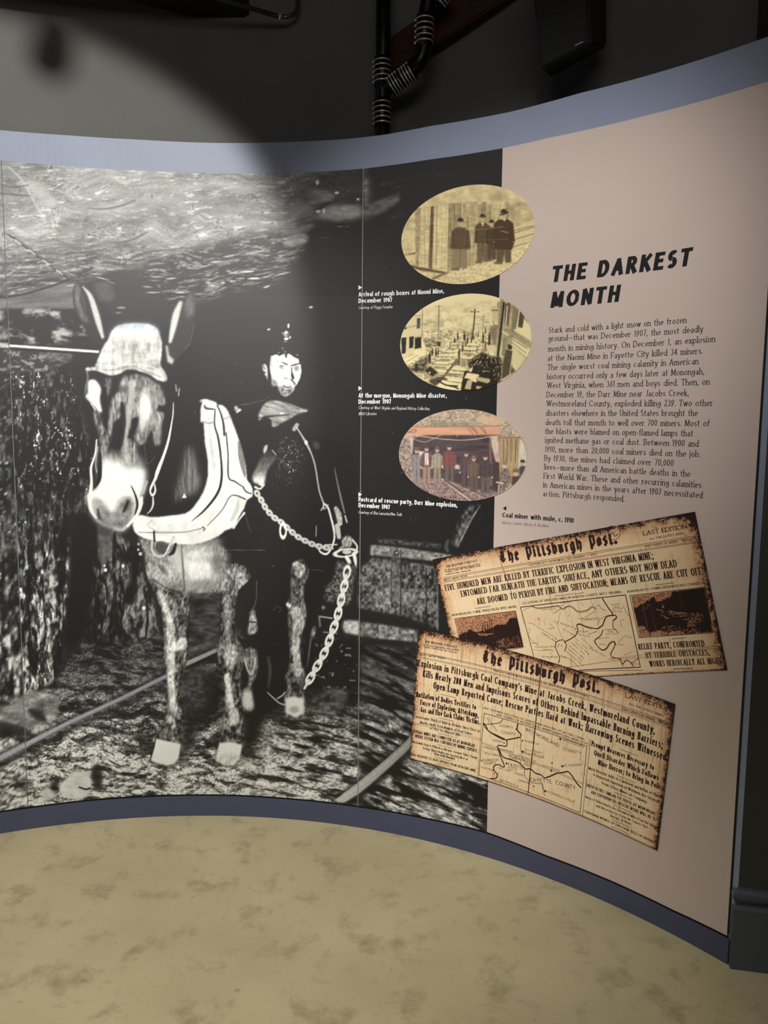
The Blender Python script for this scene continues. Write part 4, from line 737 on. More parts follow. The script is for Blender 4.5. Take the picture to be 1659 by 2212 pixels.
# l = line through points, a = arc cx,cy,rx,ry,a0,a1, d = dot x,y,r ; lower case in x-heights, capitals in cap heights
GL = {k: (w, _ps(t)) for k, w, t in [
 ('a', .66, 'l.62,0,.62,.68;a.34,.68,.28,.32,0,150;a.32,.28,.3,.28,70,290;l.42,.56,.62,.54;l.42,.02,.62,.16'),
 ('b', .84, 'l0,1.5,0,.04;a.4,.5,.42,.5,-165,165'), ('c', .74, 'a.42,.5,.42,.5,48,312'),
 ('d', .84, 'l.82,1.5,.82,0;a.42,.5,.42,.5,15,345'), ('e', .8, 'a.42,.5,.42,.5,0,318;l.03,.54,.82,.54'),
 ('f', .5, 'l.2,0,.2,1.15;a.46,1.15,.26,.35,70,180;l0,1,.48,1'), ('g', .82, 'a.38,.6,.36,.4,0,360;a.38,-.12,.4,.32,170,370;l.76,.96,.76,-.1'),
 ('h', .78, 'l0,1.5,0,0;a.39,.6,.37,.4,0,165;l.76,.62,.76,0'), ('i', .04, 'l.02,1,.02,0;d.02,1.36,.13'),
 ('j', .12, 'l.1,1,.1,-.2;a-.14,-.2,.24,.26,-80,0;d.1,1.36,.13'), ('k', .7, 'l0,1.5,0,0;l.02,.42,.62,1;l.2,.6,.7,0'), ('l', .04, 'l.02,1.5,.02,0'),
 ('m', 1.26, 'l0,1,0,0;a.32,.62,.3,.38,0,165;l.62,.64,.62,0;a.94,.62,.31,.38,0,165;l1.25,.64,1.25,0'), ('n', .78, 'l0,1,0,0;a.39,.6,.37,.4,0,165;l.76,.62,.76,0'),
 ('o', .84, 'a.42,.5,.42,.5,0,360'), ('p', .84, 'l0,1,0,-.45;a.42,.5,.42,.5,-165,165'), ('q', .84, 'l.82,1,.82,-.45;a.42,.5,.42,.5,15,345'),
 ('r', .48, 'l0,1,0,0;a.34,.62,.34,.38,55,165'), ('s', .56, 'a.29,.74,.25,.26,35,265;a.29,.26,.27,.26,-145,85'), ('t', .48, 'l.18,1.3,.18,.22;a.4,.24,.22,.24,180,300;l0,1,.46,1'),
 ('u', .78, 'l0,1,0,.36;a.37,.38,.37,.38,180,345;l.76,1,.76,0'), ('v', .76, 'l0,1,.38,0,.76,1'), ('w', 1.16, 'l0,1,.3,0,.58,1,.88,0,1.16,1'),
 ('x', .72, 'l0,1,.72,0;l0,0,.7,1'), ('y', .76, 'l0,1,.4,.02;l.76,1,.3,-.45,.08,-.42'), ('z', .64, 'l0,1,.62,1,0,0,.64,0'),
 ('A', .72, 'l0,0,.36,1,.72,0;l.12,.34,.6,.34'), ('B', .56, 'l0,0,0,1;l0,1,.28,1;a.28,.76,.22,.24,-90,90;l0,.52,.3,.52;a.3,.26,.26,.26,-90,90;l0,0,.3,0'),
 ('C', .74, 'a.42,.5,.42,.5,42,318'), ('D', .68, 'l0,0,0,1;l0,1,.24,1;a.24,.5,.44,.5,-90,90;l0,0,.24,0'), ('E', .5, 'l0,0,0,1;l0,1,.48,1;l0,.52,.4,.52;l0,0,.5,0'),
 ('F', .48, 'l0,0,0,1;l0,1,.48,1;l0,.5,.4,.5'), ('G', .76, 'a.42,.5,.42,.5,42,330;l.46,.44,.78,.44;l.76,.44,.76,.1'), ('H', .64, 'l0,0,0,1;l.64,0,.64,1;l0,.52,.64,.52'),
 ('I', .02, 'l.01,0,.01,1'), ('J', .3, 'l.28,1,.28,.22;a.08,.22,.2,.22,-120,0'), ('K', .62, 'l0,1,0,0;l.6,1,.03,.42;l.2,.6,.64,0'), ('L', .48, 'l0,1,0,0;l0,0,.48,0'),
 ('M', .84, 'l.02,0,.06,1,.42,.08,.78,1,.82,0'), ('N', .64, 'l0,0,0,1,.64,0,.64,1'), ('O', .84, 'a.42,.5,.42,.5,0,360'), ('P', .54, 'l0,0,0,1;l0,1,.27,1;a.27,.73,.27,.27,-90,90;l0,.46,.27,.46'),
 ('Q', .84, 'a.42,.5,.42,.5,0,360;l.46,.2,.84,-.12'), ('R', .62, 'l0,0,0,1;l0,1,.27,1;a.27,.75,.26,.25,-90,90;l0,.5,.27,.5;l.27,.5,.62,0'), ('S', .5, 'a.26,.75,.23,.25,35,262;a.26,.26,.25,.26,-148,88'),
 ('T', .6, 'l.3,0,.3,1;l0,1,.6,1'), ('U', .62, 'l0,1,0,.32;a.31,.32,.31,.32,180,360;l.62,1,.62,.32'), ('V', .7, 'l0,1,.35,0,.7,1'), ('W', 1.0, 'l0,1,.26,0,.5,1,.76,0,1,1'),
 ('X', .64, 'l0,1,.64,0;l0,0,.64,1'), ('Y', .62, 'l0,1,.31,.46,.62,1;l.31,.46,.31,0'), ('Z', .58, 'l0,1,.58,1,0,0,.58,0'),
 ('0', .46, 'a.23,.5,.23,.5,0,360'), ('1', .16, 'l.1,0,.1,1;l0,.86,.1,1'), ('2', .44, 'a.22,.74,.2,.26,-10,165;l.41,.68,.02,0,.46,0'), ('3', .42, 'a.2,.76,.19,.24,-70,150;a.2,.27,.22,.27,-150,80'),
 ('4', .48, 'l.36,0,.36,1,0,.3,.5,.3'), ('5', .42, 'l.4,1,.08,1,.04,.56;a.2,.32,.22,.32,-150,110'), ('6', .46, 'a.23,.3,.22,.3,0,360;l.38,1,.06,.46'), ('7', .42, 'l0,1,.42,1,.14,0'),
 ('8', .44, 'a.22,.76,.19,.24,0,360;a.22,.27,.22,.27,0,360'), ('9', .46, 'a.23,.7,.22,.3,0,360;l.42,.6,.1,0'),
 ('.', .04, 'd.02,.05,.075'), (',', .06, 'd.03,.05,.075;l.06,.03,-.01,-.16'), (';', .06, 'd.03,.05,.075;l.06,.03,-.01,-.16;d.03,.6,.075'), (':', .04, 'd.02,.05,.075;d.02,.6,.075'),
 ('-', .26, 'l0,.36,.26,.36'), ('_', .9, 'l0,.36,.9,.36'), ("'", .04, 'l.03,1,0,.72'), ('/', .3, 'l0,-.05,.3,1'), ('&', .66, 'a.28,.78,.16,.2,0,360;a.28,.27,.26,.28,60,360;l.18,.66,.62,0'), ('|', .0, 'l0,0,0,.02'),
 (' ', .30, 'd0,0,0')]}
# black letter: broken strokes
BL = {k: (w, _ps(t)) for k, w, t in [
 ('T', .95, 'l.05,.86,.25,1,.55,.86,.92,.98;l.30,.88,.10,.62,.10,.3,.34,.02,.62,.12,.82,.30;l.52,.84,.46,.22'), ('P', .8, 'l.22,1,.22,-.22;l0,.86,.22,1,.5,.88;l.5,1,.78,.86,.78,.3,.5,.12,.26,.26;l0,.06,.22,.12'),
 ('h', .62, 'l.08,1.0,.08,.1,.2,0;l.08,.56,.36,.70,.58,.52,.54,.06,.36,-.22'), ('e', .5, 'l.46,.40,.10,.36,.10,.14,.28,0,.48,.14;l.10,.36,.10,.54,.28,.68,.46,.5,.44,.42'),
 ('i', .22, 'l.0,.62,.12,.66,.12,.08,.24,.02;d.12,.92,.09'), ('t', .34, 'l.14,.92,.14,.1,.28,0,.38,.1;l0,.64,.36,.66'), ('s', .44, 'l.42,.6,.26,.7,.08,.54,.36,.26,.38,.14,.22,.0,.02,.10'),
 ('b', .56, 'l.08,1.0,.08,.1,.28,0,.52,.16,.52,.5,.34,.68,.10,.52'), ('u', .58, 'l0,.62,.10,.66,.10,.12,.26,0,.46,.12;l.38,.64,.48,.66,.48,.1,.6,.02'), ('r', .42, 'l0,.62,.12,.66,.12,.04,.22,0;l.12,.5,.32,.70,.42,.58'),
 ('g', .56, 'l.46,.6,.28,.68,.08,.52,.08,.16,.24,.02,.48,.16;l.36,.62,.50,.66,.50,-.08,.28,-.28,.02,-.14'), ('o', .54, 'l.28,.0,.08,.16,.08,.52,.28,.68,.48,.52,.48,.16,.28,0'), ('.', .1, 'd.06,.06,.09'), (' ', .45, 'd0,0,0')]}
ST = {  # th thick, tn thin, nib angle, serif half width, x-height, slant, side gap, word space
 'head':  dict(th=.27, tn=.20, nib=8, sf=0, xh=.72, sl=.13, gap=.17, sp=.20),
 'bold':  dict(th=.22, tn=.15, nib=10, sf=0, xh=.74, sl=0, gap=.05, sp=.16),
 'roman': dict(th=.122, tn=.058, nib=16, sf=.09, xh=.64, sl=0, gap=.10, sp=.12),
 'ital':  dict(th=.10, tn=.05, nib=20, sf=0, xh=.62, sl=.22, gap=.07, sp=.12),
 'news':  dict(th=.17, tn=.06, nib=4, sf=.06, xh=.68, sl=0, gap=.075, sp=.14),
 'newsb': dict(th=.19, tn=.10, nib=8, sf=.06, xh=.70, sl=0, gap=.06, sp=.14),
 'hand':  dict(th=.12, tn=.11, nib=0, sf=0, xh=.7, sl=0, gap=.12, sp=.2),
 'black': dict(th=.29, tn=.07, nib=38, sf=0, xh=1, sl=0, gap=.0, sp=.3)}
class Ink:
    """collects flat quads in wall coordinates (s,z)"""
    def __init__(s): s.V = []; s.Q = []
    def quad(s, a, b, c, d):
        n = len(s.V); s.V += [a, b, c, d]
        area = (b[0]-a[0])*(c[1]-a[1])-(b[1]-a[1])*(c[0]-a[0])
        s.Q.append((n, n+1, n+2, n+3) if area > 0 else (n+3, n+2, n+1, n))
    def seg(s, a, b, wa, wb):
        dx, dy = b[0]-a[0], b[1]-a[1]; L = math.hypot(dx, dy)
        if L < 1e-9: return
        nx, ny = -dy/L, dx/L
        s.quad((a[0]-nx*wa/2, a[1]-ny*wa/2), (b[0]-nx*wb/2, b[1]-ny*wb/2), (b[0]+nx*wb/2, b[1]+ny*wb/2), (a[0]+nx*wa/2, a[1]+ny*wa/2))
    def build(s, name, parent, off, m):
        if not s.V: return None
        V = np.array(s.V); me = raw_mesh(name, wall3(V[:, 0], V[:, 1], off), np.array(s.Q)); o = link(name, me, m)
        me.validate(); o.parent = parent; o.matrix_parent_inverse = Matrix.Translation(-Vector(parent.location)); return o
def text(inks, txt, p0, p1, hpx, style, natural=False, jitter=0.0, clip=None):
    """baseline from picture point p0 to p1, capital height hpx measured at p0"""
    st = ST[style]; G = BL if style == 'black' else GL
    a = tw(p0); b = tw(p1); d = b-a; L = np.hypot(*d); ex = d/L; ey = np.array([-ex[1], ex[0]])
    hx = tw((p0[0], p0[1]-hpx)); h = abs(np.dot(hx-a, ey)); 
    if h < 1e-6: h = hpx*0.0015
    caps = style == 'black'
    th, tn, gap = st['th'], st['tn'], st['gap']
    tw_, tg = 0.0, 0.0; SPW = st.get('sp', .22)
    def isl(c): return c.islower() and not caps
    for c in txt:
        w = G.get(c, G[' '])[0]; w *= (st['xh'] if isl(c) else 1); tw_ += w; tg += (th+gap) if c != ' ' else gap+SPW
    xs = (L/h-tg+gap)/tw_
    if xs < .25:                      # squeeze everything
        k = L/h/(tw_*.45+tg); sq = k; xs = .45*k
    else: sq = 1.0
    wth = th*min(1, sq*1.15); x = 0.0; nib = radians(st['nib']); rnd = np.random.RandomState(len(txt))
    def wd(ang):
        f = abs(sin(ang-nib)); return tn+(wth-tn)*f**1.4
    ht = (tn if not caps else 0)/2
    def fin(c, px, py):
        low = isl(c)
        if low:
            xh = st['xh']; 
            if py > 1: yy = xh+(py-1)/.5*(1-xh)
            elif py < 0: yy = py*.62
            else: yy = py*xh
            px_ = px*xh*xs
            yy = yy*(1-2*ht*0)+0
            if 0 <= py <= 1: yy = ht+yy*(xh-2*ht)/xh
        else: px_ = px*xs; yy = ht+py*(1-2*ht)
        return px_, yy
    def out(u, v):
        u = u+st['sl']*v; q = a+ex*(u*h)+ey*(v*h); return (q[0], q[1])
    for c in txt:
        g = G.get(c, G[' ']); low = isl(c); x0 = x+wth/2
        jy = rnd.uniform(-1, 1)*jitter
        if c != ' ':
            for k, v in g[1]:
                if k == 'd':
                    px, py = fin(c, v[0], v[1]); r = max(v[2]*(st['xh'] if low else 1), wth*.58); px += x0
                    if v[2] > 0:
                        inks.quad(out(px-r, py-r*.45), out(px+r, py-r*.45), out(px+r, py+r*.45), out(px-r, py+r*.45)); inks.quad(out(px-r*.55, py-r*.95), out(px+r*.55, py-r*.95), out(px+r*.55, py+r*.95), out(px-r*.55, py+r*.95))
                    continue
                if k == 'a':
                    n = max(3, int(abs(v[5]-v[4])/30)+1) if h > .02 else max(3, int(abs(v[5]-v[4])/45)+1); T = np.radians(np.linspace(v[4], v[5], n+1)); P = [fin(c, v[0]+v[2]*cos(t), v[1]+v[3]*sin(t)) for t in T]
                else: P = [fin(c, v[i], v[i+1]) for i in range(0, len(v), 2)]
                P = [(px+x0, py+jy) for px, py in P]
                if k == 'a':
                    W_ = []
                    for i in range(len(P)):
                        q0 = P[max(i-1, 0)]; q1 = P[min(i+1, len(P)-1)]; ang = math.atan2(q1[1]-q0[1], q1[0]-q0[0]); W_.append((wd(ang), ang))
                    E = [((p[0]-(-sin(t))*w/2, p[1]-cos(t)*w/2), (p[0]+(-sin(t))*w/2, p[1]+cos(t)*w/2)) for p, (w, t) in zip(P, W_)]
                    for (l0, r0), (l1, r1) in zip(E, E[1:]): inks.quad(out(*l0), out(*l1), out(*r1), out(*r0))
                else:
                    for i, (q0, q1) in enumerate(zip(P, P[1:])):
                        ang = math.atan2(q1[1]-q0[1], q1[0]-q0[0]); w = wd(ang); dx, dy = cos(ang), sin(ang); hz = abs(dy) < .3 and style != 'black'; e0 = (ht if abs(dy) > .5 else (wth*.5 if hz else 0)) if i == 0 else w*.28; e1 = (ht if abs(dy) > .5 else (wth*.5 if hz else 0)) if i == len(P)-2 else w*.28
                        s0 = (q0[0]-dx*e0, q0[1]-dy*e0); s1 = (q1[0]+dx*e1, q1[1]+dy*e1); nx, ny = -dy*w/2, dx*w/2
                        inks.quad(out(s0[0]-nx, s0[1]-ny), out(s1[0]-nx, s1[1]-ny), out(s1[0]+nx, s1[1]+ny), out(s0[0]+nx, s0[1]+ny))
                    if st['sf']:
                        for (qx, qy), (ox, oy), vy in ((P[0], P[1], v[1]), (P[-1], P[-2], v[-1])):
                            steep = abs(qy-oy) > .6*abs(qx-ox); endlow = abs(vy) < .02 or vy < -.3; endtop = (abs(vy-1) < .02 and True) or vy > 1.3; sf = st['sf']+wth*.5; t_ = tn*1.05
                            if steep and (endlow or endtop) and c not in "tf,;'471/" :
                                l = sf; r = sf if not (low and endtop) else wth*.3
                                inks.quad(out(qx-l, qy-t_/2), out(qx+r, qy-t_/2), out(qx+r, qy+t_/2), out(qx-l, qy+t_/2))
                            elif not steep and not low and c in 'EFLTZ2' and abs(vy-.5) > .3 and qx > x0+.05:
                                sg = -1 if qy > .5 else 1; inks.quad(out(qx-t_*.2, qy), out(qx+t_*1.2, qy), out(qx+t_*1.2, qy+sg*.24), out(qx+t_*.2, qy+sg*.2))
                            elif not steep and c == 'T' and abs(vy-1) < .02 and qx < x0+.1:
                                inks.quad(out(qx-t_*1.2, qy), out(qx+t_*.2, qy), out(qx-t_*.2, qy-.2), out(qx-t_*1.2, qy-.24))
                    elif st['sf'] == 0 and style == 'black' and False: pass
        w = g[0]*(st['xh'] if low else 1)*xs; x += w+((wth+gap*sq) if c != ' ' else (gap+SPW)*sq)
def rule(inks, p0, p1, wpx):
    a, b = tw(p0), tw(p1); w = wpx*0.00146; n = max(1, int(np.hypot(*(b-a))/.02)); P = [a+(b-a)*t for t in np.linspace(0, 1, n+1)]
    for q, r in zip(P, P[1:]): inks.seg(q, r, w, w)
def curve(inks, P, wpx, n=4):
    Q = catmull(P, n, False) if len(P) > 2 else np.array(P, float); s, z = to_wall(Q[:, 0], Q[:, 1]); w = wpx*0.00146
    for i in range(len(s)-1): inks.seg((s[i], z[i]), (s[i+1], z[i+1]), w, w)
def dot(inks, x, y, r):
    a = tw((x, y)); r *= .00146
    inks.quad((a[0]-r, a[1]-r*.5), (a[0]+r, a[1]-r*.5), (a[0]+r, a[1]+r*.5), (a[0]-r, a[1]+r*.5)); inks.quad((a[0]-r*.5, a[1]-r), (a[0]+r*.5, a[1]-r), (a[0]+r*.5, a[1]+r), (a[0]-r*.5, a[1]+r))
def tri(inks, a, b, c): a, b, c = tw(a), tw(b), tw(c); m = (np.array(b)+np.array(c))/2; inks.quad(tuple(a), tuple(b), tuple(m), tuple(c))

# -- seam edge strips and text panel
def seam(P0, P1, off, w):
    i = Ink(); a, b = tw(P0), tw(P1); n = 12; P = [a+(b-a)*t for t in np.linspace(0, 1, n+1)]
    for q, r in zip(P, P[1:]): i.seg(q, r, w, w)
    return i
seam((785, 366), (773.5, 1741), 0, .0017).build('sheet_edge', PANELS['mid'], .0036, M_seam)
seam((3.5, 347), (61, 1744), 0, .0009).build('sheet_edge', PANELS['left'], .0036, mat('dull_panel_edge', (.5, .5, .48), .6, noise=.3, nscale=12))
pts_l0, pts_l1 = tw((1086.5, 321)), tw((1052.5, 1796)); pts_r0, pts_r1 = tw((1688, 169)), tw((1571, 2018))
sr = 1.875
nu, nv = 70, 90; U, V = np.meshgrid(np.linspace(0, 1, nu), np.linspace(0, 1, nv))
S = (pts_l0[0]+(pts_l1[0]-pts_l0[0])*V); S = S+(sr-S)*U; Z = z_mt(S)+(z_mb(S)-z_mt(S))*V
VV, Q, ring = sheet_from_front(S, Z, .003, .0028, 'text_panel')
tp = tag(link('text_panel', raw_mesh('text_panel', VV, Q[:, ::-1]), M_pink), 'dusty pink printed panel headed with the darkest month essay', 'text panel')
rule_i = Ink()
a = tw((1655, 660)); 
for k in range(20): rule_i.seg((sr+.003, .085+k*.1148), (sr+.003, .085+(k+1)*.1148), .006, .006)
rule_i.build('gap_shadow_strip', tp, .0012, M_black)  # black line stands in for the shade in the gap beside the panel

I = Ink()
text(I, 'THE DARKEST', (1190.5, 610.5), (1492, 574), 34.5, 'head')
text(I, 'MONTH', (1189, 665.5), (1337, 652), 34.5, 'head')
I.build('heading', tp, .0034, M_ink)
I = Ink()
body = [('Stark and cold with a light snow on the frozen', 1186, 719.5, 1484, 697.5), ('ground_that was December 1907, the most deadly', 1185, 737.5, 1520, 717), ('month in mining history. On December 1, an explosion', 1185, 759.5, 1546, 738.5), ('at the Naomi Mine in Fayette City killed 34 miners.', 1184, 779.5, 1519, 764), ('The single worst coal mining calamity in American', 1183.5, 799.5, 1510, 786.5), ('history occurred only a few days later at Monongah,', 1182.5, 819.5, 1522, 808.5), ('West Virginia, when 361 men and boys died. Then, on', 1182.5, 838.5, 1534, 831), ('December 19, the Darr Mine near Jacobs Creek,', 1181.5, 858.5, 1489, 855), ('Westmoreland County, exploded killing 239. Two other', 1181.5, 877.5, 1541, 877), ('disasters elsewhere in the United States brought the', 1180, 898, 1508, 898.5), ('death toll that month to well over 700 miners. Most of', 1179, 918, 1534, 921), ('the blasts were blamed on open-flamed lamps that', 1178, 937, 1498, 942.5), ('ignited methane gas or coal dust. Between 1900 and', 1178, 956, 1510, 965), ('1910, more than 20,000 coal miners died on the job.', 1178, 976, 1514, 987.5), ('By 1930, the mines had claimed over 70,000', 1176.5, 995, 1456, 1007), ('lives_more than all American battle deaths in the', 1176, 1014, 1492, 1030), ('First World War. These and other recurring calamities', 1175, 1033.5, 1516, 1054), ('in American mines in the years after 1907 necessitated', 1174, 1052.5, 1519, 1076), ('action. Pittsburgh responded.', 1173.5, 1071.5, 1350, 1083.5)]
for t, x0, y0, x1, y1 in body: text(I, t, (x0, y0), (x1, y1), 12.3, 'roman')
I.build('essay_text', tp, .0034, M_ink)
I = Ink()
tri(I, (1087, 1098), (1094.5, 1092.5), (1094.5, 1103)); text(I, 'Coal miner with mule, c. 1910', (1085.5, 1117), (1240, 1129.5), 10.2, 'bold')
I.build('caption', tp, .0034, M_ink); I = Ink(); text(I, 'History Center Library & Archives', (1085, 1131.5), (1186.5, 1139), 6.8, 'ital'); I.build('credit_line', tp, .0034, mat('grey_brown_ink', (.36, .30, .30), .5, noise=.1))
I = Ink(); dk = PANELS['right']
for y0, l1, e1, l2, e2, cr in ((637, 'Arrival of rough boxes at Naomi Mine,', (960, 634), 'December 1907', (848, 652.5), [('Courtesy of Peggy Farquhar', 849, 666)]), (854.5, 'At the morgue, Monongah Mine disaster,', (966, 859.5), 'December 1907', (845.5, 872), [('Courtesy of West Virginia and Regional History Collection,', 929, 886), ('WVU Libraries', 814, 896.5)]), (1083.5, 'Postcard of rescue party, Darr Mine explosion,', (989, 1096), 'December 1907', (843, 1100), [('Courtesy of Don Lancaster/Ann Toth', 868, 1114.5)])):
    y1 = e1[1]; base = {637: 641, 854.5: 859, 1083.5: 1083}[y0]; b2 = {637: 655, 854.5: 872.5, 1083.5: 1095.5}[y0]; cy = {637: 668, 854.5: 883.5, 1083.5: 1109}[y0]
    tri(I, (783, y0-15.5), (775, y0-20.5), (775, y0-10.5))
    text(I, l1, (775, base), (e1[0], {637: 633.5, 854.5: 859.5, 1083.5: 1096}[y0]), 9.6, 'bold'); text(I, l2, (775, b2), (e2[0], e2[1]), 9.6, 'bold')
    for k, (t, xe, ye) in enumerate(cr): text(I, t, (775, cy+13.8*k), (xe, ye), 6.6, 'ital')
I.build('captions', dk, .0040, M_white)

# ------------------------------------------------------------------ the three oval photographs
def oval(name, L, Rr, T, B, step, label, paint, off=.0048):
    l, r, t, b = tw(L), tw(Rr), tw(T), tw(B); cx = (l[0]+r[0])/2; cz = (t[1]+b[1])/2; A = (r[0]-l[0])/2; Bz = (t[1]-b[1])/2
    n = int((Rr[0]-L[0])/step); m = int((B[1]-T[1])/step); U, V = np.meshgrid(np.linspace(-1, 1, n), np.linspace(1, -1, m))
    xx = U*np.sqrt(1-V*V/2); yy = V*np.sqrt(1-U*U/2); S = cx+A*xx; Z = cz+Bz*yy
    VV, Q, ring = sheet_from_front(S, Z, off, .0012, name); me = raw_mesh(name, VV, Q[:, ::-1])
    x0, x1, y0, y1 = L[0]-4, Rr[0]+4, T[1]-4, B[1]+4; c = Canvas(x0, y0, x1, y1, .75, 3, (.9, .8, .55)); paint(c)
    x, y = to_px(S.ravel(), Z.ravel()); col = lin(np.clip(c.sample(x, y), .02, .985))
    rim = np.tile(lin((.9, .85, .7)), (len(ring), 1)); ink(me, np.concatenate([col, rim]))
    return tag(link(name, me, M_photo), label, 'photograph', 'oval photographs on the mural')
def nz(c, sx, sy, seed, o=3): return fbm(c.X/sx+50, c.Y/sy+50, seed, o)
def sep(t, hi=(1.0, .925, .70), lo=(.20, .13, .09)):
    t = np.clip(t, 0, 1)[..., None] if isinstance(t, np.ndarray) else t
    return np.array(lo)*(1-t)+np.array(hi)*t
K1 = lambda L: [(850+x/5.184, 380+y/5.184) for x, y in L]
def paint1(c):
    q = nz(c, 14, 9, 1); f = nz(c, 2.0, 2.0, 2, 2); c.A[:] = sep(.88+.35*(q-.5)+.10*(f-.5))
    c.poly(K1([(0, 0), (1700, 0), (1700, 260), (1400, 200), (1250, 330), (1000, 260), (840, 150), (420, 200), (0, 330)]), sep(.86+.25*(q-.5)), 5)
    c.poly(K1([(830, 150), (960, 200), (1150, 170), (1300, 250), (1500, 330), (1600, 420), (1600, 520), (1300, 600), (1290, 300)]), sep(.66+.5*(q-.5)), 6, .8)
    c.poly(K1([(1330, 600), (1600, 480), (1600, 700), (1300, 830), (1280, 700)]), sep(.86+.2*(f-.5)), 2)
    for P in ([(1355, 615), (1600, 555)], [(1330, 650), (1600, 572)], [(1300, 735), (1600, 645)], [(1300, 815), (1600, 720)]): c.stroke(K1(P), 1.6, sep(.42), .6)
    c.poly(K1([(600, 1070), (820, 1030), (1000, 960), (1300, 880), (1500, 760), (1600, 700), (1500, 1100), (900, 1300), (300, 1200), (250, 1060)]), sep(.90+.5*(nz(c, 5, 2.5, 4)-.5)), 2)
    c.poly(K1([(200, 1000), (290, 1020), (600, 1075), (560, 1100), (300, 1060), (180, 1020)]), sep(.30), 1.2); c.poly(K1([(430, 1150), (520, 1110), (620, 1075), (640, 1080), (530, 1130), (450, 1165)]), sep(.36), 1); c.poly(K1([(120, 890), (250, 860), (255, 880), (130, 900)]), sep(.3), .8); c.poly(K1([(130, 890), (255, 880), (255, 920), (140, 930)]), sep(.9), 1)
    bt = lambda s: .84+.30*(nz(c, 3, 40, 10+s)-.5)+.3*(nz(c, 12, 4, 30+s)-.5)
    for P, t, s in [([(245, 370), (315, 360), (310, 500), (290, 1010), (255, 1020)], .50, 1), ([(315, 380), (425, 345), (400, 1035), (290, 1020)], .72, 2), ([(422, 350), (462, 345), (440, 1045), (398, 1035)], .20, 3), ([(462, 350), (520, 345), (620, 320), (605, 1080), (442, 1050)], .76, 4), ([(625, 310), (770, 302), (760, 1030), (605, 1072)], .46, 5), ([(770, 310), (820, 300), (815, 1025), (755, 1030)], .60, 6), ([(815, 292), (950, 290), (945, 990), (810, 1025)], .58, 7), ([(955, 330), (1015, 290), (1050, 300), (1055, 880), (950, 960)], .46, 8), ([(1055, 340), (1120, 310), (1120, 870), (1055, 880)], .55, 9), ([(1120, 320), (1300, 300), (1300, 820), (1120, 870)], .64, 10), ([(1255, 300), (1302, 300), (1300, 600), (1260, 600)], .44, 11)]:
        c.poly(K1(P), sep(bt(s)-.70+t), .7)
    for x, t in ((600, .9), (485, .5), (680, .35), (745, .3), (1185, .5), (1082, .35), (990, .4)): c.stroke(K1([(x+5, 330), (x, 1000 if x < 800 else 850)]), 1.3, sep(t), .5, .8)
    c.poly(K1([(945, 860), (1170, 830), (1300, 830), (1250, 900), (1100, 960), (950, 990)]), sep(.62+.9*(nz(c, 4, 2.5, 5)-.5)), 2)
    def man(x, y, h, hat, coat, legs, w=1.0, long=0.0):
        """x,y feet centre (crop units), h height"""
        u = h/7.6; hd = y-h+u*.6; cw = u*1.15*w
        c.poly(K1([(x-cw*.75, y-h*.5), (x+cw*.8, y-h*.5), (x+cw*.75, y-u*.2), (x+cw*.15, y-u*.1), (x+cw*.05, y-h*.36), (x-cw*.1, y-u*.1), (x-cw*.75, y-u*.2)]), sep(legs+.10*(f-.5)), .7)
        c.poly(K1([(x-cw*.5, hd+u*.75), (x+cw*.5, hd+u*.75), (x+cw, hd+u*1.3), (x+cw*1.15, y-h*.42), (x+cw*.85, y-h*(.40-long)), (x-cw*.85, y-h*(.40-long)), (x-cw*1.15, y-h*.42), (x-cw, hd+u*1.3)]), sep(coat+.10*(f-.5)), .7)
        c.ell(*K1([(x, hd)])[0], u*.42/5.184, u*.55/5.184, sep(.74), .6); c.poly(K1([(x-u*.5, hd-u*.15), (x-u*.35, hd-u*.6), (x, hd-u*.75), (x+u*.38, hd-u*.58), (x+u*.5, hd-u*.1)]), sep(hat), .6)
        c.stroke(K1([(x-u*.2, hd), (x-u*.08, hd)]), .8, sep(.25), .4); c.stroke(K1([(x+u*.1, hd), (x+u*.22, hd)]), .8, sep(.25), .4)
        c.stroke(K1([(x+cw*.02, y-h*.42), (x+cw*.02, y-u*.3)]), 1.3, sep(legs*.45), .5); c.stroke(K1([(x-cw*.8, hd+u*1.5), (x-cw*.72, y-h*.42)]), .9, sep(coat*.3), .5); c.stroke(K1([(x+cw*.8, hd+u*1.5), (x+cw*.72, y-h*.42)]), .9, sep(coat*.3), .5)
        for sgn in (-1, 1): c.ell(*K1([(x+sgn*cw, y-h*.40)])[0], 1.6, 2.0, sep(.5), .6)
        c.poly(K1([(x-cw, y-u*.25), (x-cw*.1, y-u*.2), (x-cw*.1, y+4), (x-cw, y+6)]), sep(.36), .8)
    man(755, 1055, 575, .10, .26, .52, 1.15); man(1003, 975, 540, .14, .24, .36, 1.0); man(1105, 950, 450, .10, .18, .24, .9); man(1240, 985, 600, .08, .15, .28, 1.2, .14)
    c.poly(K1([(985, 525), (1020, 525), (1008, 575)]), sep(.92), .6); c.poly(K1([(1230, 480), (1265, 480), (1248, 520)]), sep(.92), .6); c.stroke(K1([(1205, 440), (1245, 432), (1288, 410)]), 3, sep(.08), .7); c.stroke(K1([(800, 600), (940, 605), (1060, 595), (1150, 580), (1235, 575)]), .8, sep(.85), .4, .7); c.stroke(K1([(1210, 620), (1290, 640)]), .9, sep(.85), .4); c.stroke(K1([(1000, 720), (1130, 718), (1290, 712)]), .7, sep(.7), .4, .6)
K2 = lambda L: [(850+x/5.184, 620+y/5.184) for x, y in L]
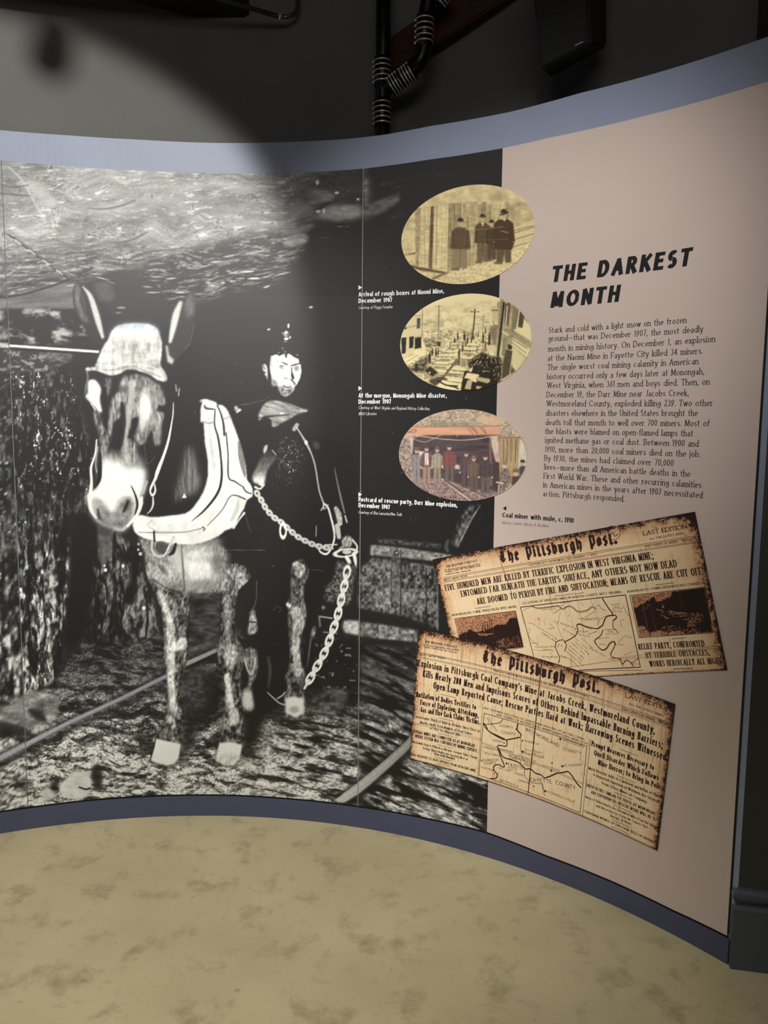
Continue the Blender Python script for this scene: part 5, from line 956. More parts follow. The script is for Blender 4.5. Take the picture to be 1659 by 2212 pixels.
def paint2(c):
    q = nz(c, 12, 7, 40); f = nz(c, 2.2, 2.2, 41, 2); c.A[:] = sep(.90+.25*(q-.5), (1.0, .94, .74)); HI = (1, .93, .72); LO = (.13, .11, .08)
    s2 = lambda t: sep(np.clip(t*1.12, 0, 1), HI, LO)
    c.poly(K2([(0, 0), (1600, 0), (1600, 160), (1190, 180), (900, 180), (760, 180), (560, 220), (0, 260)]), s2(.99), 6)
    c.poly(K2([(330, 330), (560, 280), (760, 185), (880, 190), (1180, 175), (1180, 420), (700, 420), (330, 400)]), s2(.84+.35*(q-.5)), 5)
    for k in range(26):
        rs = np.random.RandomState(k+3); x, y = rs.uniform(340, 1100), rs.uniform(330, 520); w, h = rs.uniform(25, 70), rs.uniform(15, 30); c.poly(K2([(x, y), (x+w/2, y-h*.7), (x+w, y), (x+w, y+h), (x, y+h)]), s2(rs.uniform(.62, .98)), .6, .8); c.stroke(K2([(x, y), (x+w, y)]), .8, s2(.55), .5, .7)
    c.poly(K2([(450, 400), (470, 375), (560, 385), (620, 370), (665, 400), (660, 450), (560, 470), (455, 465)]), s2(.92), .8); c.poly(K2([(450, 400), (570, 390), (570, 450), (455, 465)]), s2(.70), .7); c.stroke(K2([(450, 398), (575, 390), (612, 368), (665, 400)]), 1, s2(.5), .5)
    c.poly(K2([(330, 480), (700, 480), (1100, 500), (1150, 700), (900, 1150), (400, 1100), (100, 850), (330, 700)]), s2(.74+1.0*(nz(c, 5, 3, 44)-.5)), 4)
    # left building
    c.poly(K2([(60, 500), (240, 320), (330, 330), (322, 560), (345, 690), (150, 745), (80, 740)]), s2(.80), .8); c.stroke(K2([(330, 250), (322, 690)]), 1.2, s2(.35), .5); c.stroke(K2([(230, 322), (332, 326)]), 1.2, s2(.5), .5)
    for P, t in (([(270, 348), (308, 350), (300, 465), (265, 465)], .25), ([(182, 560), (232, 553), (225, 680), (180, 688)], .08), ([(245, 572), (320, 560), (318, 680), (242, 695)], .08), ([(92, 572), (150, 565), (140, 745), (98, 750)], .10), ([(130, 455), (150, 450), (148, 478), (128, 478)], .15)): c.poly(K2(P), np.array(s2(t))*np.array([.8, .95, 1.15]), .7)
    for P in ([(150, 450), (420, 395), (560, 375)], [(150, 465), (330, 425), (430, 405)], [(235, 570), (330, 540)]): c.stroke(K2(P), .8, s2(.4), .4)
    c.poly(K2([(318, 570), (340, 575), (368, 700), (340, 705), (318, 680)]), s2(.95), .8)
    c.poly(K2([(330, 580), (500, 590), (490, 670), (370, 680)]), s2(.5+.8*(nz(c, 6, 2, 45)-.5)), 1.5); c.poly(K2([(485, 610), (560, 580), (585, 590), (580, 690), (520, 700), (490, 660)]), s2(.72), .8); c.poly(K2([(490, 612), (535, 615), (530, 670), (492, 660)]), s2(.15), .8)
    for P, w, t in (([(515, 210), (510, 480)], 2.4, .45), ([(475, 218), (555, 214)], 1.2, .5), ([(918, 255), (900, 480), (870, 640), (845, 840)], 3.2, .28), ([(868, 280), (968, 280)], 1.5, .3), ([(880, 268), (880, 285)], 1, .3), ([(955, 268), (955, 285)], 1, .3), ([(1015, 325), (1002, 520)], 1.5, .5), ([(1000, 332), (1030, 330)], 1, .5), ([(1180, 170), (1170, 330)], 1.5, .4)): c.stroke(K2(P), w, s2(t), .5)
    c.stroke(K2([(505, 480), (500, 590)]), 2, s2(.5), .5)
    # right building
    c.poly(K2([(1195, 120), (1290, 150), (1420, 240), (1540, 420), (1560, 640), (1480, 800), (1380, 940), (1200, 1060), (1230, 700), (1240, 300)]), s2(.62+.3*(q-.5)), .8)
    c.poly(K2([(1340, 570), (1540, 700), (1500, 790), (1330, 650)]), s2(.90), 1); c.poly(K2([(1330, 650), (1480, 800), (1380, 940), (1340, 900)]), s2(.84), 1); c.poly(K2([(1430, 330), (1540, 430), (1555, 640), (1530, 600), (1360, 490)]), s2(.92), 1.5)
    for P, t in (([(1250, 195), (1310, 175), (1320, 210), (1290, 440), (1255, 430)], .30), ([(1345, 210), (1410, 260), (1380, 470), (1330, 520), (1325, 480)], .45), ([(1420, 270), (1470, 330), (1450, 460), (1400, 450)], .22), ([(1235, 560), (1270, 580), (1250, 780), (1215, 760)], .5), ([(1285, 640), (1335, 660), (1330, 700), (1290, 700)], .12), ([(1265, 700), (1340, 720), (1300, 980), (1220, 1030), (1235, 850)], .24), ([(1310, 870), (1370, 940), (1300, 990)], .3), ([(1170, 180), (1250, 140), (1225, 560), (1190, 780), (1160, 770), (1180, 420)], .50)): c.poly(K2(P), s2(t+.2*(f-.5)), .8)
    for P, w, t in (([(1245, 150), (1215, 430), (1170, 790)], 4, .08), ([(1195, 150), (1175, 400)], 2, .7), ([(1280, 220), (1265, 430)], 2, .9), ([(1420, 260), (1385, 460)], 1.5, .95), ([(1360, 480), (1450, 510)], 3, .95), ([(1340, 590), (1500, 690)], 1.5, .4), ([(1330, 620), (1490, 740)], 1.5, .45), ([(1240, 160), (1300, 150), (1400, 220)], 2.5, .9), ([(1330, 840), (1390, 930)], 2.5, .9), ([(1345, 700), (1310, 980)], 1.5, .8), ([(1225, 500), (1290, 540)], 2.5, .95)): c.stroke(K2(P), w, s2(t), .6)
    c.poly(K2([(1100, 250), (1180, 250), (1170, 380), (1110, 370)]), s2(.75), 1); c.stroke(K2([(1110, 265), (1175, 262)]), 3, s2(.4), .6); c.poly(K2([(1090, 440), (1180, 430), (1150, 700), (1080, 520)]), s2(.45), 2)
    # plank walk and rows of boxes
    for (P0, P1, n, w0, w1, tlt) in (((700, 640), (470, 990), 9, 40, 110, 1), ((880, 650), (840, 800), 4, 90, 75, 1), ((720, 860), (640, 1110), 5, 100, 150, 0)):
        for k in range(n):
            t = k/(n-1); x = P0[0]+(P1[0]-P0[0])*t; y = P0[1]+(P1[1]-P0[1])*t; w = w0+(w1-w0)*t; h = w*.33
            c.poly(K2([(x-w, y+tlt*8), (x-w*.8, y-h), (x+w, y-h*.6), (x+w*.85, y+h*.6)]), s2(.86), .7); c.poly(K2([(x-w*.85, y), (x-w*.7, y-h*.5), (x+w*.8, y-h*.15), (x+w*.75, y+h*.2)]), s2(.35 if (k % 2 == 0 and t > .35) else .95), .7, .9); c.stroke(K2([(x-w, y+tlt*8), (x+w*.85, y+h*.62)]), 1.2, s2(.25), .5)
    c.poly(K2([(690, 830), (830, 800), (850, 850), (830, 880), (640, 870)]), s2(.5+.9*(nz(c, 1.6, 12, 46)-.5)), 1)
    c.poly(K2([(335, 940), (400, 870), (520, 960), (500, 1000), (440, 1040), (345, 1000)]), s2(.60), .8); c.poly(K2([(350, 935), (420, 890), (500, 960), (440, 1005)]), s2(.10), 1); c.ell(*K2([(410, 960)])[0], 1.8, 2.2, s2(.9), .6)
    c.stroke(K2([(720, 820), (560, 1010)]), 5, s2(.38), .8); c.poly(K2([(120, 800), (270, 755), (280, 800), (180, 870), (150, 840)]), s2(.90), .8); c.poly(K2([(235, 705), (360, 700), (370, 760), (290, 780), (250, 760)]), s2(.88), .8); c.stroke(K2([(150, 840), (280, 765)]), 1, s2(.4), .5)
    c.poly(K2([(100, 860), (200, 900), (330, 800), (400, 760), (380, 900), (330, 960), (240, 960), (160, 900)]), s2(.30+1.0*(nz(c, 5, 2, 47)-.5)), 2)
    # crowds
    for (x, y, w, h) in ((410, 800, 28, 130), (440, 730, 25, 70), (480, 740, 24, 80), (505, 730, 14, 60), (260, 900, 28, 100), (740, 760, 22, 110), (725, 560, 18, 60), (690, 600, 16, 60), (800, 560, 22, 90), (835, 600, 15, 80), (780, 680, 16, 90), (900, 570, 16, 60), (955, 545, 8, 40), (1010, 580, 18, 110), (1080, 590, 26, 130), (1035, 660, 14, 100), (1035, 490, 10, 60), (940, 710, 12, 60), (815, 640, 14, 60), (640, 660, 8, 60)):
        w *= .8; c.poly(K2([(x-w*.5, y-h*.36), (x-w*.2, y-h*.44), (x+w*.2, y-h*.44), (x+w*.55, y-h*.34), (x+w*.6, y+h*.06), (x+w*.45, y+h*.5), (x+w*.1, y+h*.5), (x, y+h*.12), (x-w*.1, y+h*.5), (x-w*.45, y+h*.5), (x-w*.6, y+h*.04)]), s2(.07+.15*(f-.5)), .6, .95); c.ell(*K2([(x, y-h/2-1)])[0], w*.24/5.184+.35, 1.3, s2(.40), .4); c.ell(*K2([(x, y-h/2-8)])[0], w*.34/5.184+.3, .9, s2(.05), .4)
    crowd = s2(.07+.55*sst(.62, .74, nz(c, 2.5, 3.5, 48, 2)))
    c.poly(K2([(840, 850), (900, 790), (960, 760), (1000, 730), (1060, 760), (1120, 780), (1200, 780), (1230, 880), (1200, 1060), (1150, 1140), (1000, 1150), (960, 1000), (880, 960), (850, 900)]), crowd, 2)
    c.ell(*K2([(1105, 740)])[0], 5, 6, s2(.9), .8); c.poly(K2([(1050, 660), (1150, 650), (1150, 720), (1060, 720)]), s2(.82), 1)
    c.poly(K2([(400, 1040), (560, 1000), (620, 1040), (480, 1110), (420, 1080)]), s2(.22), 1.5); c.poly(K2([(480, 1110), (560, 1040), (760, 1100), (750, 1160), (600, 1150)]), s2(.90), 1); c.stroke(K2([(500, 1050), (600, 1100), (720, 1110)]), 3, s2(.10), .8); c.stroke(K2([(640, 1110), (690, 1120), (730, 1140)]), 3, s2(.12), .8)
    c.poly(K2([(770, 1080), (800, 940), (1100, 960), (1180, 1100), (1000, 1200), (760, 1180)]), s2(.06), 1)
    for P, t in (([(795, 1020), (830, 960), (965, 980), (960, 1010), (935, 1020), (940, 1070), (890, 1060), (850, 1030)], .88), ([(835, 1040), (890, 1040), (870, 1150), (800, 1140)], .70), ([(940, 1005), (1085, 1030), (1090, 1060), (1060, 1080), (940, 1050)], .68), ([(935, 1105), (1000, 1120), (960, 1145), (930, 1140)], .7), ([(850, 930), (880, 900), (895, 920), (870, 960)], .9)): c.poly(K2(P), s2(t), .7)
    c.stroke(K2([(1120, 380), (1140, 430), (1180, 440)]), 1.5, s2(.3), .6)
K3 = lambda L: [(850+x/5.184, 860+y/5.184) for x, y in L]
def paint3(c):
    q = nz(c, 8, 5, 60); f = nz(c, 2.2, 2.2, 61, 2); HI = (.93, .84, .76); LO = (.30, .25, .25); s3 = lambda t, hi=HI, lo=LO: sep(t, hi, lo)
    c.A[:] = s3(.62+.9*(q-.5)+.5*(f-.5))
    c.poly(K3([(0, 0), (1600, 0), (1600, 450), (1190, 430), (1190, 320), (200, 320), (0, 500)]), s3(.66+.8*(nz(c, 5, 3, 62)-.5)+.5*(f-.5), (.95, .85, .74), (.42, .38, .32)), 2)
    c.poly(K3([(940, 200), (1240, 200), (1250, 290), (1140, 300), (1000, 290), (950, 240)]), s3(.85+.2*(f-.5), (1, .84, .68), (.6, .5, .4)), 2, .8); c.poly(K3([(420, 260), (900, 280), (940, 310), (420, 315)]), s3(.45+.7*(f-.5), (.8, .78, .66), (.36, .36, .30)), 3, .8)
    for P in ([(720, 130), (740, 260)], [(860, 140), (900, 220)], [(790, 200), (900, 190)], [(740, 240), (880, 220)], [(630, 300), (760, 230), (940, 290)]): c.stroke(K3(P), 1.2, s3(.95), .6, .8)
    for P in ([(860, 130), (940, 210)], [(700, 150), (600, 240)], [(640, 190), (660, 280)]): c.stroke(K3(P), 1.2, s3(.2), .6, .7)
    beamc = s3(.85+.3*(nz(c, 30, 4, 63)-.5), (.98, .74, .60), (.60, .38, .28)); c.poly(K3([(110, 440), (230, 325), (860, 318), (1192, 312), (1192, 412), (340, 418), (170, 410)]), beamc, .8); c.stroke(K3([(230, 322), (860, 318), (1190, 312)]), 1.2, s3(.35), .6); c.stroke(K3([(180, 375), (245, 350), (250, 378), (160, 385)]), 2, s3(.3), .7, .8)
    c.poly(K3([(230, 425), (350, 416), (1190, 412), (1190, 760), (1180, 1070), (800, 1010), (560, 900), (340, 900), (220, 860), (200, 600)]), s3(.10+.35*(nz(c, 30, 6, 64)-.5), (.8, .72, .70), (.30, .26, .27)), 1.2)
    c.poly(K3([(180, 430), (228, 440), (215, 640), (195, 610), (190, 520)]), s3(.9), 1); c.poly(K3([(0, 480), (190, 470), (200, 600), (210, 860), (170, 920), (60, 800)]), s3(.52+1.2*(nz(c, 3, 3, 65)-.5)), 2); c.poly(K3([(280, 590), (345, 600), (440, 640), (440, 680), (300, 660)]), s3(1.0), 1)
    for P, w in (([(160, 435), (330, 488), (420, 470), (600, 380), (680, 330), (700, 370), (722, 440)], 1.2), ([(150, 420), (330, 428), (520, 455), (760, 470), (950, 455), (1080, 432)], 1.6), ([(270, 370), (290, 420), (230, 445)], 1.2), ([(320, 375), (330, 430)], 1)): c.stroke(K3(P), w, s3(.92) if w > 1.3 else s3(.80), .5)
    for P in ([(870, 320), (935, 395)], [(890, 320), (950, 395)], [(970, 320), (1040, 400)], [(1000, 320), (1050, 400)], [(840, 330), (930, 450)]): c.stroke(K3(P), 1.2, s3(.25), .5)
    c.poly(K3([(1190, 430), (1430, 440), (1400, 880), (1190, 900)]), s3(.66+.8*(nz(c, 1.8, 20, 66)-.5), (.92, .80, .62), (.42, .33, .24)), 1)
    for x in (1235, 1275, 1322, 1372): c.stroke(K3([(x, 460), (x, 720)]), 1.2, s3(.12), .5)
    c.poly(K3([(1080, 425), (1180, 415), (1195, 720), (1150, 710), (1110, 560), (1085, 480)]), s3(.88+.5*(nz(c, 2.5, 12, 67)-.5)), 1); c.poly(K3([(1425, 450), (1470, 520), (1500, 640), (1495, 760), (1400, 800), (1410, 560)]), s3(.93+.3*(nz(c, 3, 12, 68)-.5), (.95, .92, .82)), 1); c.stroke(K3([(1190, 445), (1420, 440)]), 1.5, s3(.3), .5)
    c.poly(K3([(1075, 450), (1100, 450), (1115, 980), (1085, 985)]), s3(.45, (.8, .66, .6)), .8); c.poly(K3([(1115, 740), (1190, 720), (1195, 1060), (1120, 1000)]), s3(.05), 1)
    c.poly(K3([(200, 900), (340, 900), (560, 905), (880, 1000), (1190, 1080), (900, 1200), (400, 1100)]), s3(.46+1.0*(nz(c, 3, 2.2, 69)-.5), (.90, .80, .76), (.34, .26, .26)), 2)
    c.poly(K3([(690, 730), (760, 760), (765, 800), (690, 790)]), s3(.9), .8)
    for P, w, t in (([(545, 905), (870, 1150)], 2.5, .92), ([(600, 925), (930, 1150)], 1.4, .2), ([(640, 940), (1020, 1120)], 1.6, .75), ([(700, 940), (1050, 1110)], 1.5, .12), ([(340, 930), (420, 1080)], 1.5, .75), ([(200, 870), (230, 830)], 1, .8), ([(1185, 970), (1178, 1080)], 2, .95), ([(1060, 1020), (1180, 1070)], 1.5, .6), ([(570, 915), (780, 1060)], 3, .18)): c.stroke(K3(P), w, s3(t), .6)
    def man(x, y, h, hat, coat, legs, w=1.0, sh=None):
        u = h/7.4; hd = y-h+u*.65; cw = u*1.05*w; F_ = .42*(f-.5)
        c.poly(K3([(x-cw*.7, y-h*.5), (x+cw*.75, y-h*.5), (x+cw*.7, y-u*.15), (x+cw*.2, y-u*.1), (x+cw*.05, y-h*.34), (x-cw*.15, y-u*.1), (x-cw*.7, y-u*.15)]), np.clip(np.array(legs)[None, None, :]*(1+F_[..., None]*.6), 0, 1), .7)
        c.poly(K3([(x-cw*.45, hd+u*.7), (x+cw*.45, hd+u*.7), (x+cw, hd+u*1.25), (x+cw*1.2, y-h*.46), (x+cw*.8, y-h*.43), (x-cw*.8, y-h*.43), (x-cw*1.2, y-h*.46), (x-cw, hd+u*1.25)]), np.clip(np.array(coat)[None, None, :]*(1+F_[..., None]*.6), 0, 1), .7)
        if sh: c.poly(K3([(x-cw*.3, hd+u*.8), (x+cw*.35, hd+u*.8), (x+cw*.4, y-h*.48), (x-cw*.3, y-h*.48)]), sh, .8)
        c.ell(*K3([(x, hd)])[0], u*.40/5.184, u*.52/5.184, (.86, .74, .68), .6); c.poly(K3([(x-u*.62, hd-u*.12), (x-u*.4, hd-u*.22), (x-u*.34, hd-u*.7), (x+u*.3, hd-u*.72), (x+u*.4, hd-u*.2), (x+u*.6, hd-u*.05)]), hat, .6); c.stroke(K3([(x-u*.22, hd-u*.02), (x+u*.22, hd-u*.02)]), .7, (.45, .34, .32), .4); c.stroke(K3([(x-u*.12, hd+u*.3), (x+u*.12, hd+u*.3)]), .5, (.5, .36, .34), .4)
        c.stroke(K3([(x-u*.66, hd-u*.15), (x+u*.66, hd-u*.12)]), 1.0, hat, .5); c.stroke(K3([(x+cw*.05, y-h*.42), (x+cw*.05, y-u*.2)]), .9, np.array(legs)*.45, .5); c.stroke(K3([(x-cw*.75, hd+u*1.5), (x-cw*.7, y-h*.45)]), .8, np.array(coat)*.6, .5); c.stroke(K3([(x+cw*.75, hd+u*1.5), (x+cw*.7, y-h*.45)]), .8, np.array(coat)*.6, .5); c.stroke(K3([(x, hd+u*.9), (x, y-h*.45)]), .7, np.array(coat)*.55, .5)
        for sg in (-1, 1): c.stroke(K3([(x+sg*cw*.3, y-u*.05), (x+sg*cw*.75, y+u*.05)]), 1.4, (.62, .54, .50), .6)
        for sg in (-1, 1): c.ell(*K3([(x+sg*cw*1.1, y-h*.42)])[0], 1.5, 2, (.9, .82, .76), .6)
    man(262, 955, 400, (.55, .38, .36), (.62, .57, .56), (.60, .56, .58)); man(375, 950, 420, (.48, .30, .30), (.52, .38, .38), (.68, .56, .48), 1, (.96, .93, .88)); man(495, 950, 405, (.55, .40, .40), (.70, .65, .58), (.64, .57, .50)); man(630, 945, 430, (.38, .34, .33), (.56, .36, .36), (.46, .40, .38), 1.15)
    man(820, 1010, 420, (.42, .33, .31), (.42, .34, .37), (.40, .34, .35), 1.1); man(905, 1055, 410, (.62, .44, .42), (.50, .42, .36), (.44, .38, .34)); man(1035, 1075, 450, (.46, .30, .30), (.36, .32, .34), (.46, .40, .38), 1.1)
    c.poly(K3([(1200, 960), (1195, 830), (1225, 780), (1290, 790), (1320, 870), (1310, 960), (1250, 1020), (1200, 1020)]), s3(.40+1.0*(f-.5)), 1); c.ell(*K3([(1250, 755)])[0], 5, 6, (.88, .80, .70), .8); c.poly(K3([(1222, 745), (1235, 705), (1265, 710), (1280, 750)]), (.60, .55, .42), .8); c.stroke(K3([(1160, 940), (1230, 955)]), 3, (.92, .86, .78), .8)
    c.poly(K3([(1330, 960), (1335, 880), (1380, 860), (1420, 880), (1380, 960), (1330, 980)]), (.42, .27, .27), 1); c.ell(*K3([(1375, 850)])[0], 5, 5, (.88, .76, .62), .8); c.poly(K3([(1335, 830), (1355, 785), (1415, 795), (1410, 830)]), (.55, .47, .32), .8); c.poly(K3([(1420, 880), (1415, 780), (1440, 750), (1480, 760), (1470, 820)]), (.34, .32, .33), 1); c.ell(*K3([(1445, 735)])[0], 5, 5, (.82, .72, .66), .8); c.poly(K3([(1420, 715), (1440, 685), (1475, 695), (1480, 725)]), (.24, .22, .24), .8)
oval('oval_photograph', (868, 522.7), (1156, 488), (1043, 397), (994.7, 614.7), 1.25, 'topmost sepia oval photograph of four men before upright wooden boxes', paint1)
oval('oval_photograph', (865.5, 740), (1150, 736), (1023.6, 634), (996.6, 843.8), 1.15, 'middle sepia oval photograph of a crowded street lined with boxes', paint2)
oval('oval_photograph', (862.5, 979.6), (1139.7, 987), (1004, 883.7), (1019.7, 1083), 1.25, 'lowest tinted oval photograph of men standing at a mine mouth', paint3)

# ------------------------------------------------------------------ the two newspaper front pages
def page(name, c4, step, off, label, seed, extra, dark):
    TL, TR, BR, BL_ = [np.array(tw(p)) if not isinstance(p, np.ndarray) else p for p in c4]
    wU = np.hypot(*(TR-TL)); hV = np.hypot(*(BL_-TL)); nu = int(wU/(step*.00146)); nv = int(hV/(step*.00146))
    U, V = np.meshgrid(np.linspace(0, 1, nu), np.linspace(0, 1, nv)); Pm = (TL*(1-U[..., None])+TR*U[..., None])*(1-V[..., None])+(BL_*(1-U[..., None])+BR*U[..., None])*V[..., None]
    S, Z = Pm[..., 0], Pm[..., 1]; VV, Q, ring = sheet_from_front(S, Z, off, .0010, name); me = raw_mesh(name, VV, Q[:, ::-1])
    x = U*wU*685; y = V*hV*685   # roughly picture pixels
    m1 = fbm(x/40, y/30, seed, 4); m2 = fbm(x/1.4, y/1.4, seed+1, 2); m3 = fbm(x/9, y/9, seed+2, 3); col = fbm(x/1.6+3, y/45, seed+3, 3)
    base = np.stack([.985+.05*(m1-.5), .865+.08*(m1-.5), .70+.10*(m1-.5)], -1)
    base *= (1-.16*sst(.70, .80, m2)*sst(.5, .66, m3))[..., None]
    streak = sst(.62, .72, col)*sst(.35, .6, fbm(x/30, y/20, seed+4, 3))*dark[4]; base = base*(1-.38*streak[..., None])+np.array([.60, .40, .28])*.38*streak[..., None]
    dT, dR, dB, dL = y/(dark[0]*34+1e-6), (wU*685-x)/(dark[1]*34+1e-6), (hV*685-y)/(dark[2]*34+1e-6), x/(dark[3]*34+1e-6)
    e = np.exp(-dT*2.2)+np.exp(-dR*2.2)+np.exp(-dB*2.2)+np.exp(-dL*2.2); e = e*(.45+.9*m3)
    br = np.clip(e*1.5, 0, 1)[..., None]*(.55+.6*m2[..., None]); base = base*(1-br*.85)+np.array([.62, .37, .22])*br*.85
    sp = sst(.0, .20, e*1.05-(.96-m2*.90))[..., None]; base = base*(1-sp)+np.array([.17, .09, .08])*sp
    C3 = [base]; extra(C3, S, Z, x, y, m2, m3)
    ink(me, np.concatenate([lin(np.clip(C3[0].reshape(-1, 3), .03, .97)), np.tile(lin((.45, .34, .26)), (len(ring), 1))]))
    return tag(link(name, me, M_news), label, 'newspaper page', 'newspaper front pages on the pink panel')
def inpoly(S, Z, P):
    s, z = to_wall([p[0] for p in P], [p[1] for p in P]); ins = np.zeros(S.shape, bool)
    for i in range(len(s)):
        xa, ya, xb, yb = s[i], z[i], s[(i+1) % len(s)], z[(i+1) % len(s)]
        if ya == yb: continue
        c = ((Z >= min(ya, yb)) & (Z < max(ya, yb))) & (S > xa+(Z-ya)*(xb-xa)/(yb-ya)); ins ^= c
    return ins
DKI = np.array([.17, .10, .09])
def pics1(C3, S, Z, x, y, m2, m3):
    b = C3[0]; ht = np.where((m2 > .46)[..., None], np.array([.80, .58, .44]), np.array([.50, .32, .25]))
    j = (m3-.5)*.03; Zj = Z+j*.5
    for P in ([(983, 1336), (1115, 1319), (1132, 1397), (998, 1415)], [(1364, 1287), (1525, 1269), (1541, 1365), (1383, 1376)]):
        k = inpoly(S, Z, P); b[k] = ht[k]
    k = inpoly(S, Z, [(983, 1336), (1115, 1319), (1132, 1397), (998, 1415)])
    k1 = inpoly(S, Zj, [(990, 1377), (1000, 1368), (1013, 1361), (1035, 1363), (1050, 1362), (1076, 1350), (1096, 1345), (1102, 1336), (1118, 1333), (1134, 1400), (996, 1418)]) & k; b[k1] = DKI
    k2 = inpoly(S, Z, [(1030, 1366), (1050, 1368), (1072, 1367), (1052, 1372), (1040, 1373)]); b[k2 & k1 & (m2 > .42)] = [.72, .52, .38]
    k3 = inpoly(S, Z, [(1066, 1386), (1090, 1378), (1120, 1372), (1130, 1396), (1080, 1400)]); b[k3 & k1 & (m2+.4*m3 > .86)] = [.66, .46, .34]
    for xx in (1042, 1047.5, 1053, 1057.5, 1062): k4 = inpoly(S, Z, [(xx, 1345-(xx-1042)*.3), (xx+1.6, 1345-(xx-1042)*.3), (xx+3.5, 1364), (xx+1.2, 1364)]); b[k4] = DKI
    k = inpoly(S, Z, [(1364, 1287), (1525, 1269), (1541, 1365), (1383, 1376)])
    k1 = inpoly(S, Zj, [(1370, 1312), (1392, 1302), (1402, 1295), (1415, 1288), (1420, 1297), (1450, 1290), (1455, 1276), (1528, 1266), (1545, 1368), (1386, 1362), (1380, 1350)]) & k; b[k1] = DKI
    for P, th in (([(1414, 1315), (1440, 1317), (1475, 1322), (1505, 1322), (1522, 1328), (1520, 1345), (1500, 1345), (1515, 1365), (1485, 1366), (1488, 1340), (1470, 1336), (1440, 1325)], .82), ([(1377, 1352), (1395, 1352), (1402, 1373), (1383, 1376)], .70), ([(1427, 1356), (1450, 1348), (1480, 1356), (1490, 1366), (1450, 1370)], .92), ([(1388, 1312), (1396, 1308), (1412, 1302), (1400, 1314), (1389, 1320)], .92), ([(1431, 1312), (1434, 1306), (1438, 1313)], .5), ([(1424, 1324), (1448, 1336), (1444, 1337)], .7)): k2 = inpoly(S, Z, P) & k1; b[k2 & (m2+.5*m3 > th)] = [.72, .52, .40]
t1 = [tw(p) for p in ((935, 1208), (1503, 1105), (1573, 1447))]; t1 = [t1[0], t1[1], t1[2], t1[0]+(t1[2]-t1[1])]
s_m, z_m = to_wall([1306.0], [1460.0]); d0 = t1[2]-np.array([s_m[0], z_m[0]]); k_ = (t1[3]-t1[2]); t1[3] = t1[2]-d0/np.hypot(*d0)*np.hypot(*k_)
n1 = page('newspaper_page', t1, 1.35, .0052, 'upper newspaper page reporting five hundred men killed, with map and two pictures', 200, pics1, (1.0, 1.15, .12, .6, .2))
def pics2(C3, S, Z, x, y, m2, m3): pass
t2 = [tw(p) for p in ((906, 1357), (1461, 1520), (1422, 1835), (886, 1637))]
n2 = page('newspaper_page', t2, 1.4, .0070, 'lower overlapping newspaper page about the explosion at Jacobs Creek, with county map', 220, pics2, (1.1, .7, .08, .5, .9))

def lines(I, L, style, h):
    for t, x0, y0, x1, y1, *hh in L: text(I, t, (x0, y0), (x1, y1), hh[0] if hh else h, style)
Z1 = lambda x, y: (920+x/4.74, 1140+y/4.74)
Z2 = lambda x, y: (1240+x/4.74, 1100+y/4.74)
I = Ink()
text(I, 'The Pittsburgh Post.', (1082, 1214), (1336, 1172), 23, 'black')
text(I, 'FIVE HUNDRED MEN ARE KILLED BY TERRIFIC EXPLOSION IN WEST VIRGINIA MINE;', Z1(208, 645), Z2(825, 505), 13.5, 'news')
text(I, 'ENTOMBED FAR BENEATH THE EARTH\'S SURFACE, ANY OTHERS NOT NOW DEAD', Z1(370, 705), Z2(1068, 588), 13.5, 'news')
text(I, 'ARE DOOMED TO PERISH BY FIRE AND SUFFOCATION; MEANS OF RESCUE ARE CUT OFF.', Z1(535, 782), Z2(1340, 665), 13.5, 'news')
lines(I, [('RELIEF PARTY, CONFRONTED', 1382, 1402.5, 1525, 1395.5), ('BY TERRIBLE OBSTACLES,', 1398, 1421, 1536, 1414.5), ('WORKS HEROICALLY ALL NIGHT', 1406, 1439.5, 1562, 1433)], 'news', 12.5)
I.build('headlines', n1, .0056, M_inkb); I = Ink()
lines(I, [('THE WEATHER FORECAST', *Z1(212, 407), *Z1(535, 345), 5), ('For Western Pennsylvania, Ohio and West', *Z1(198, 440), *Z1(565, 375), 3.6), ('Virginia_FAIR AND WARMER; fresh', *Z1(202, 458), *Z1(568, 393), 3.6), ('southwest winds, Sunday fair.', *Z1(208, 484), *Z1(470, 438), 3.6), ('SIXTY-SIXTH YEAR.', *Z1(188, 545), *Z1(440, 498), 4.2),
 ('SATURDAY MORNING, DECEMBER 7, 1907.', *Z1(1062, 392), *Z2(245, 466), 4.3), ('TEN CENTS A WEEK.', *Z2(732, 392), *Z2(1082, 340), 4.5), ('SINGLE COPY', *Z2(1108, 322), *Z2(1250, 303), 3), ('TWO CENTS.', *Z2(1118, 338), *Z2(1240, 322), 3), ('ALL THE LATEST NEWS.', *Z2(783, 312), *Z2(1142, 252), 4.2),
 ('MONONGAH NO. 6 MINE, WHICH FILLED WITH SMOKE.', *Z1(275, 902), *Z1(940, 812), 4.6), ('LOCATIONS OF WRECKED MINES IN MARION COUNTY, WEST VIRGINIA.', *Z1(993, 782), *Z2(498, 853), 4.6), ('MONONGAH NO. 8 MINE; ENTRANCE WAS CHOKED UP.', *Z2(553, 852), *Z2(1362, 760), 4.8)], 'newsb', 4)
text(I, 'LAST EDITION', Z2(720, 268), Z2(1165, 195), 9.5, 'newsb')
I.build('small_type', n1, .0056, M_inkb); I = Ink()
def R1(x0, y0, x1, y1, w=.9): rule(I, Z1(x0, y0) if x0 < 1700 else None, Z1(x1, y1), w)
for (p, q, w) in ((Z1(183, 508), Z2(1245, 272), 1.0), (Z1(183, 522), Z2(1255, 288), .8), (Z1(188, 548), Z2(1262, 330), .8), (Z1(190, 560), Z2(1268, 340), .8)): rule(I, p, q, w)
I.build('column_rules', n1, .0055, M_inkl); I = Ink()
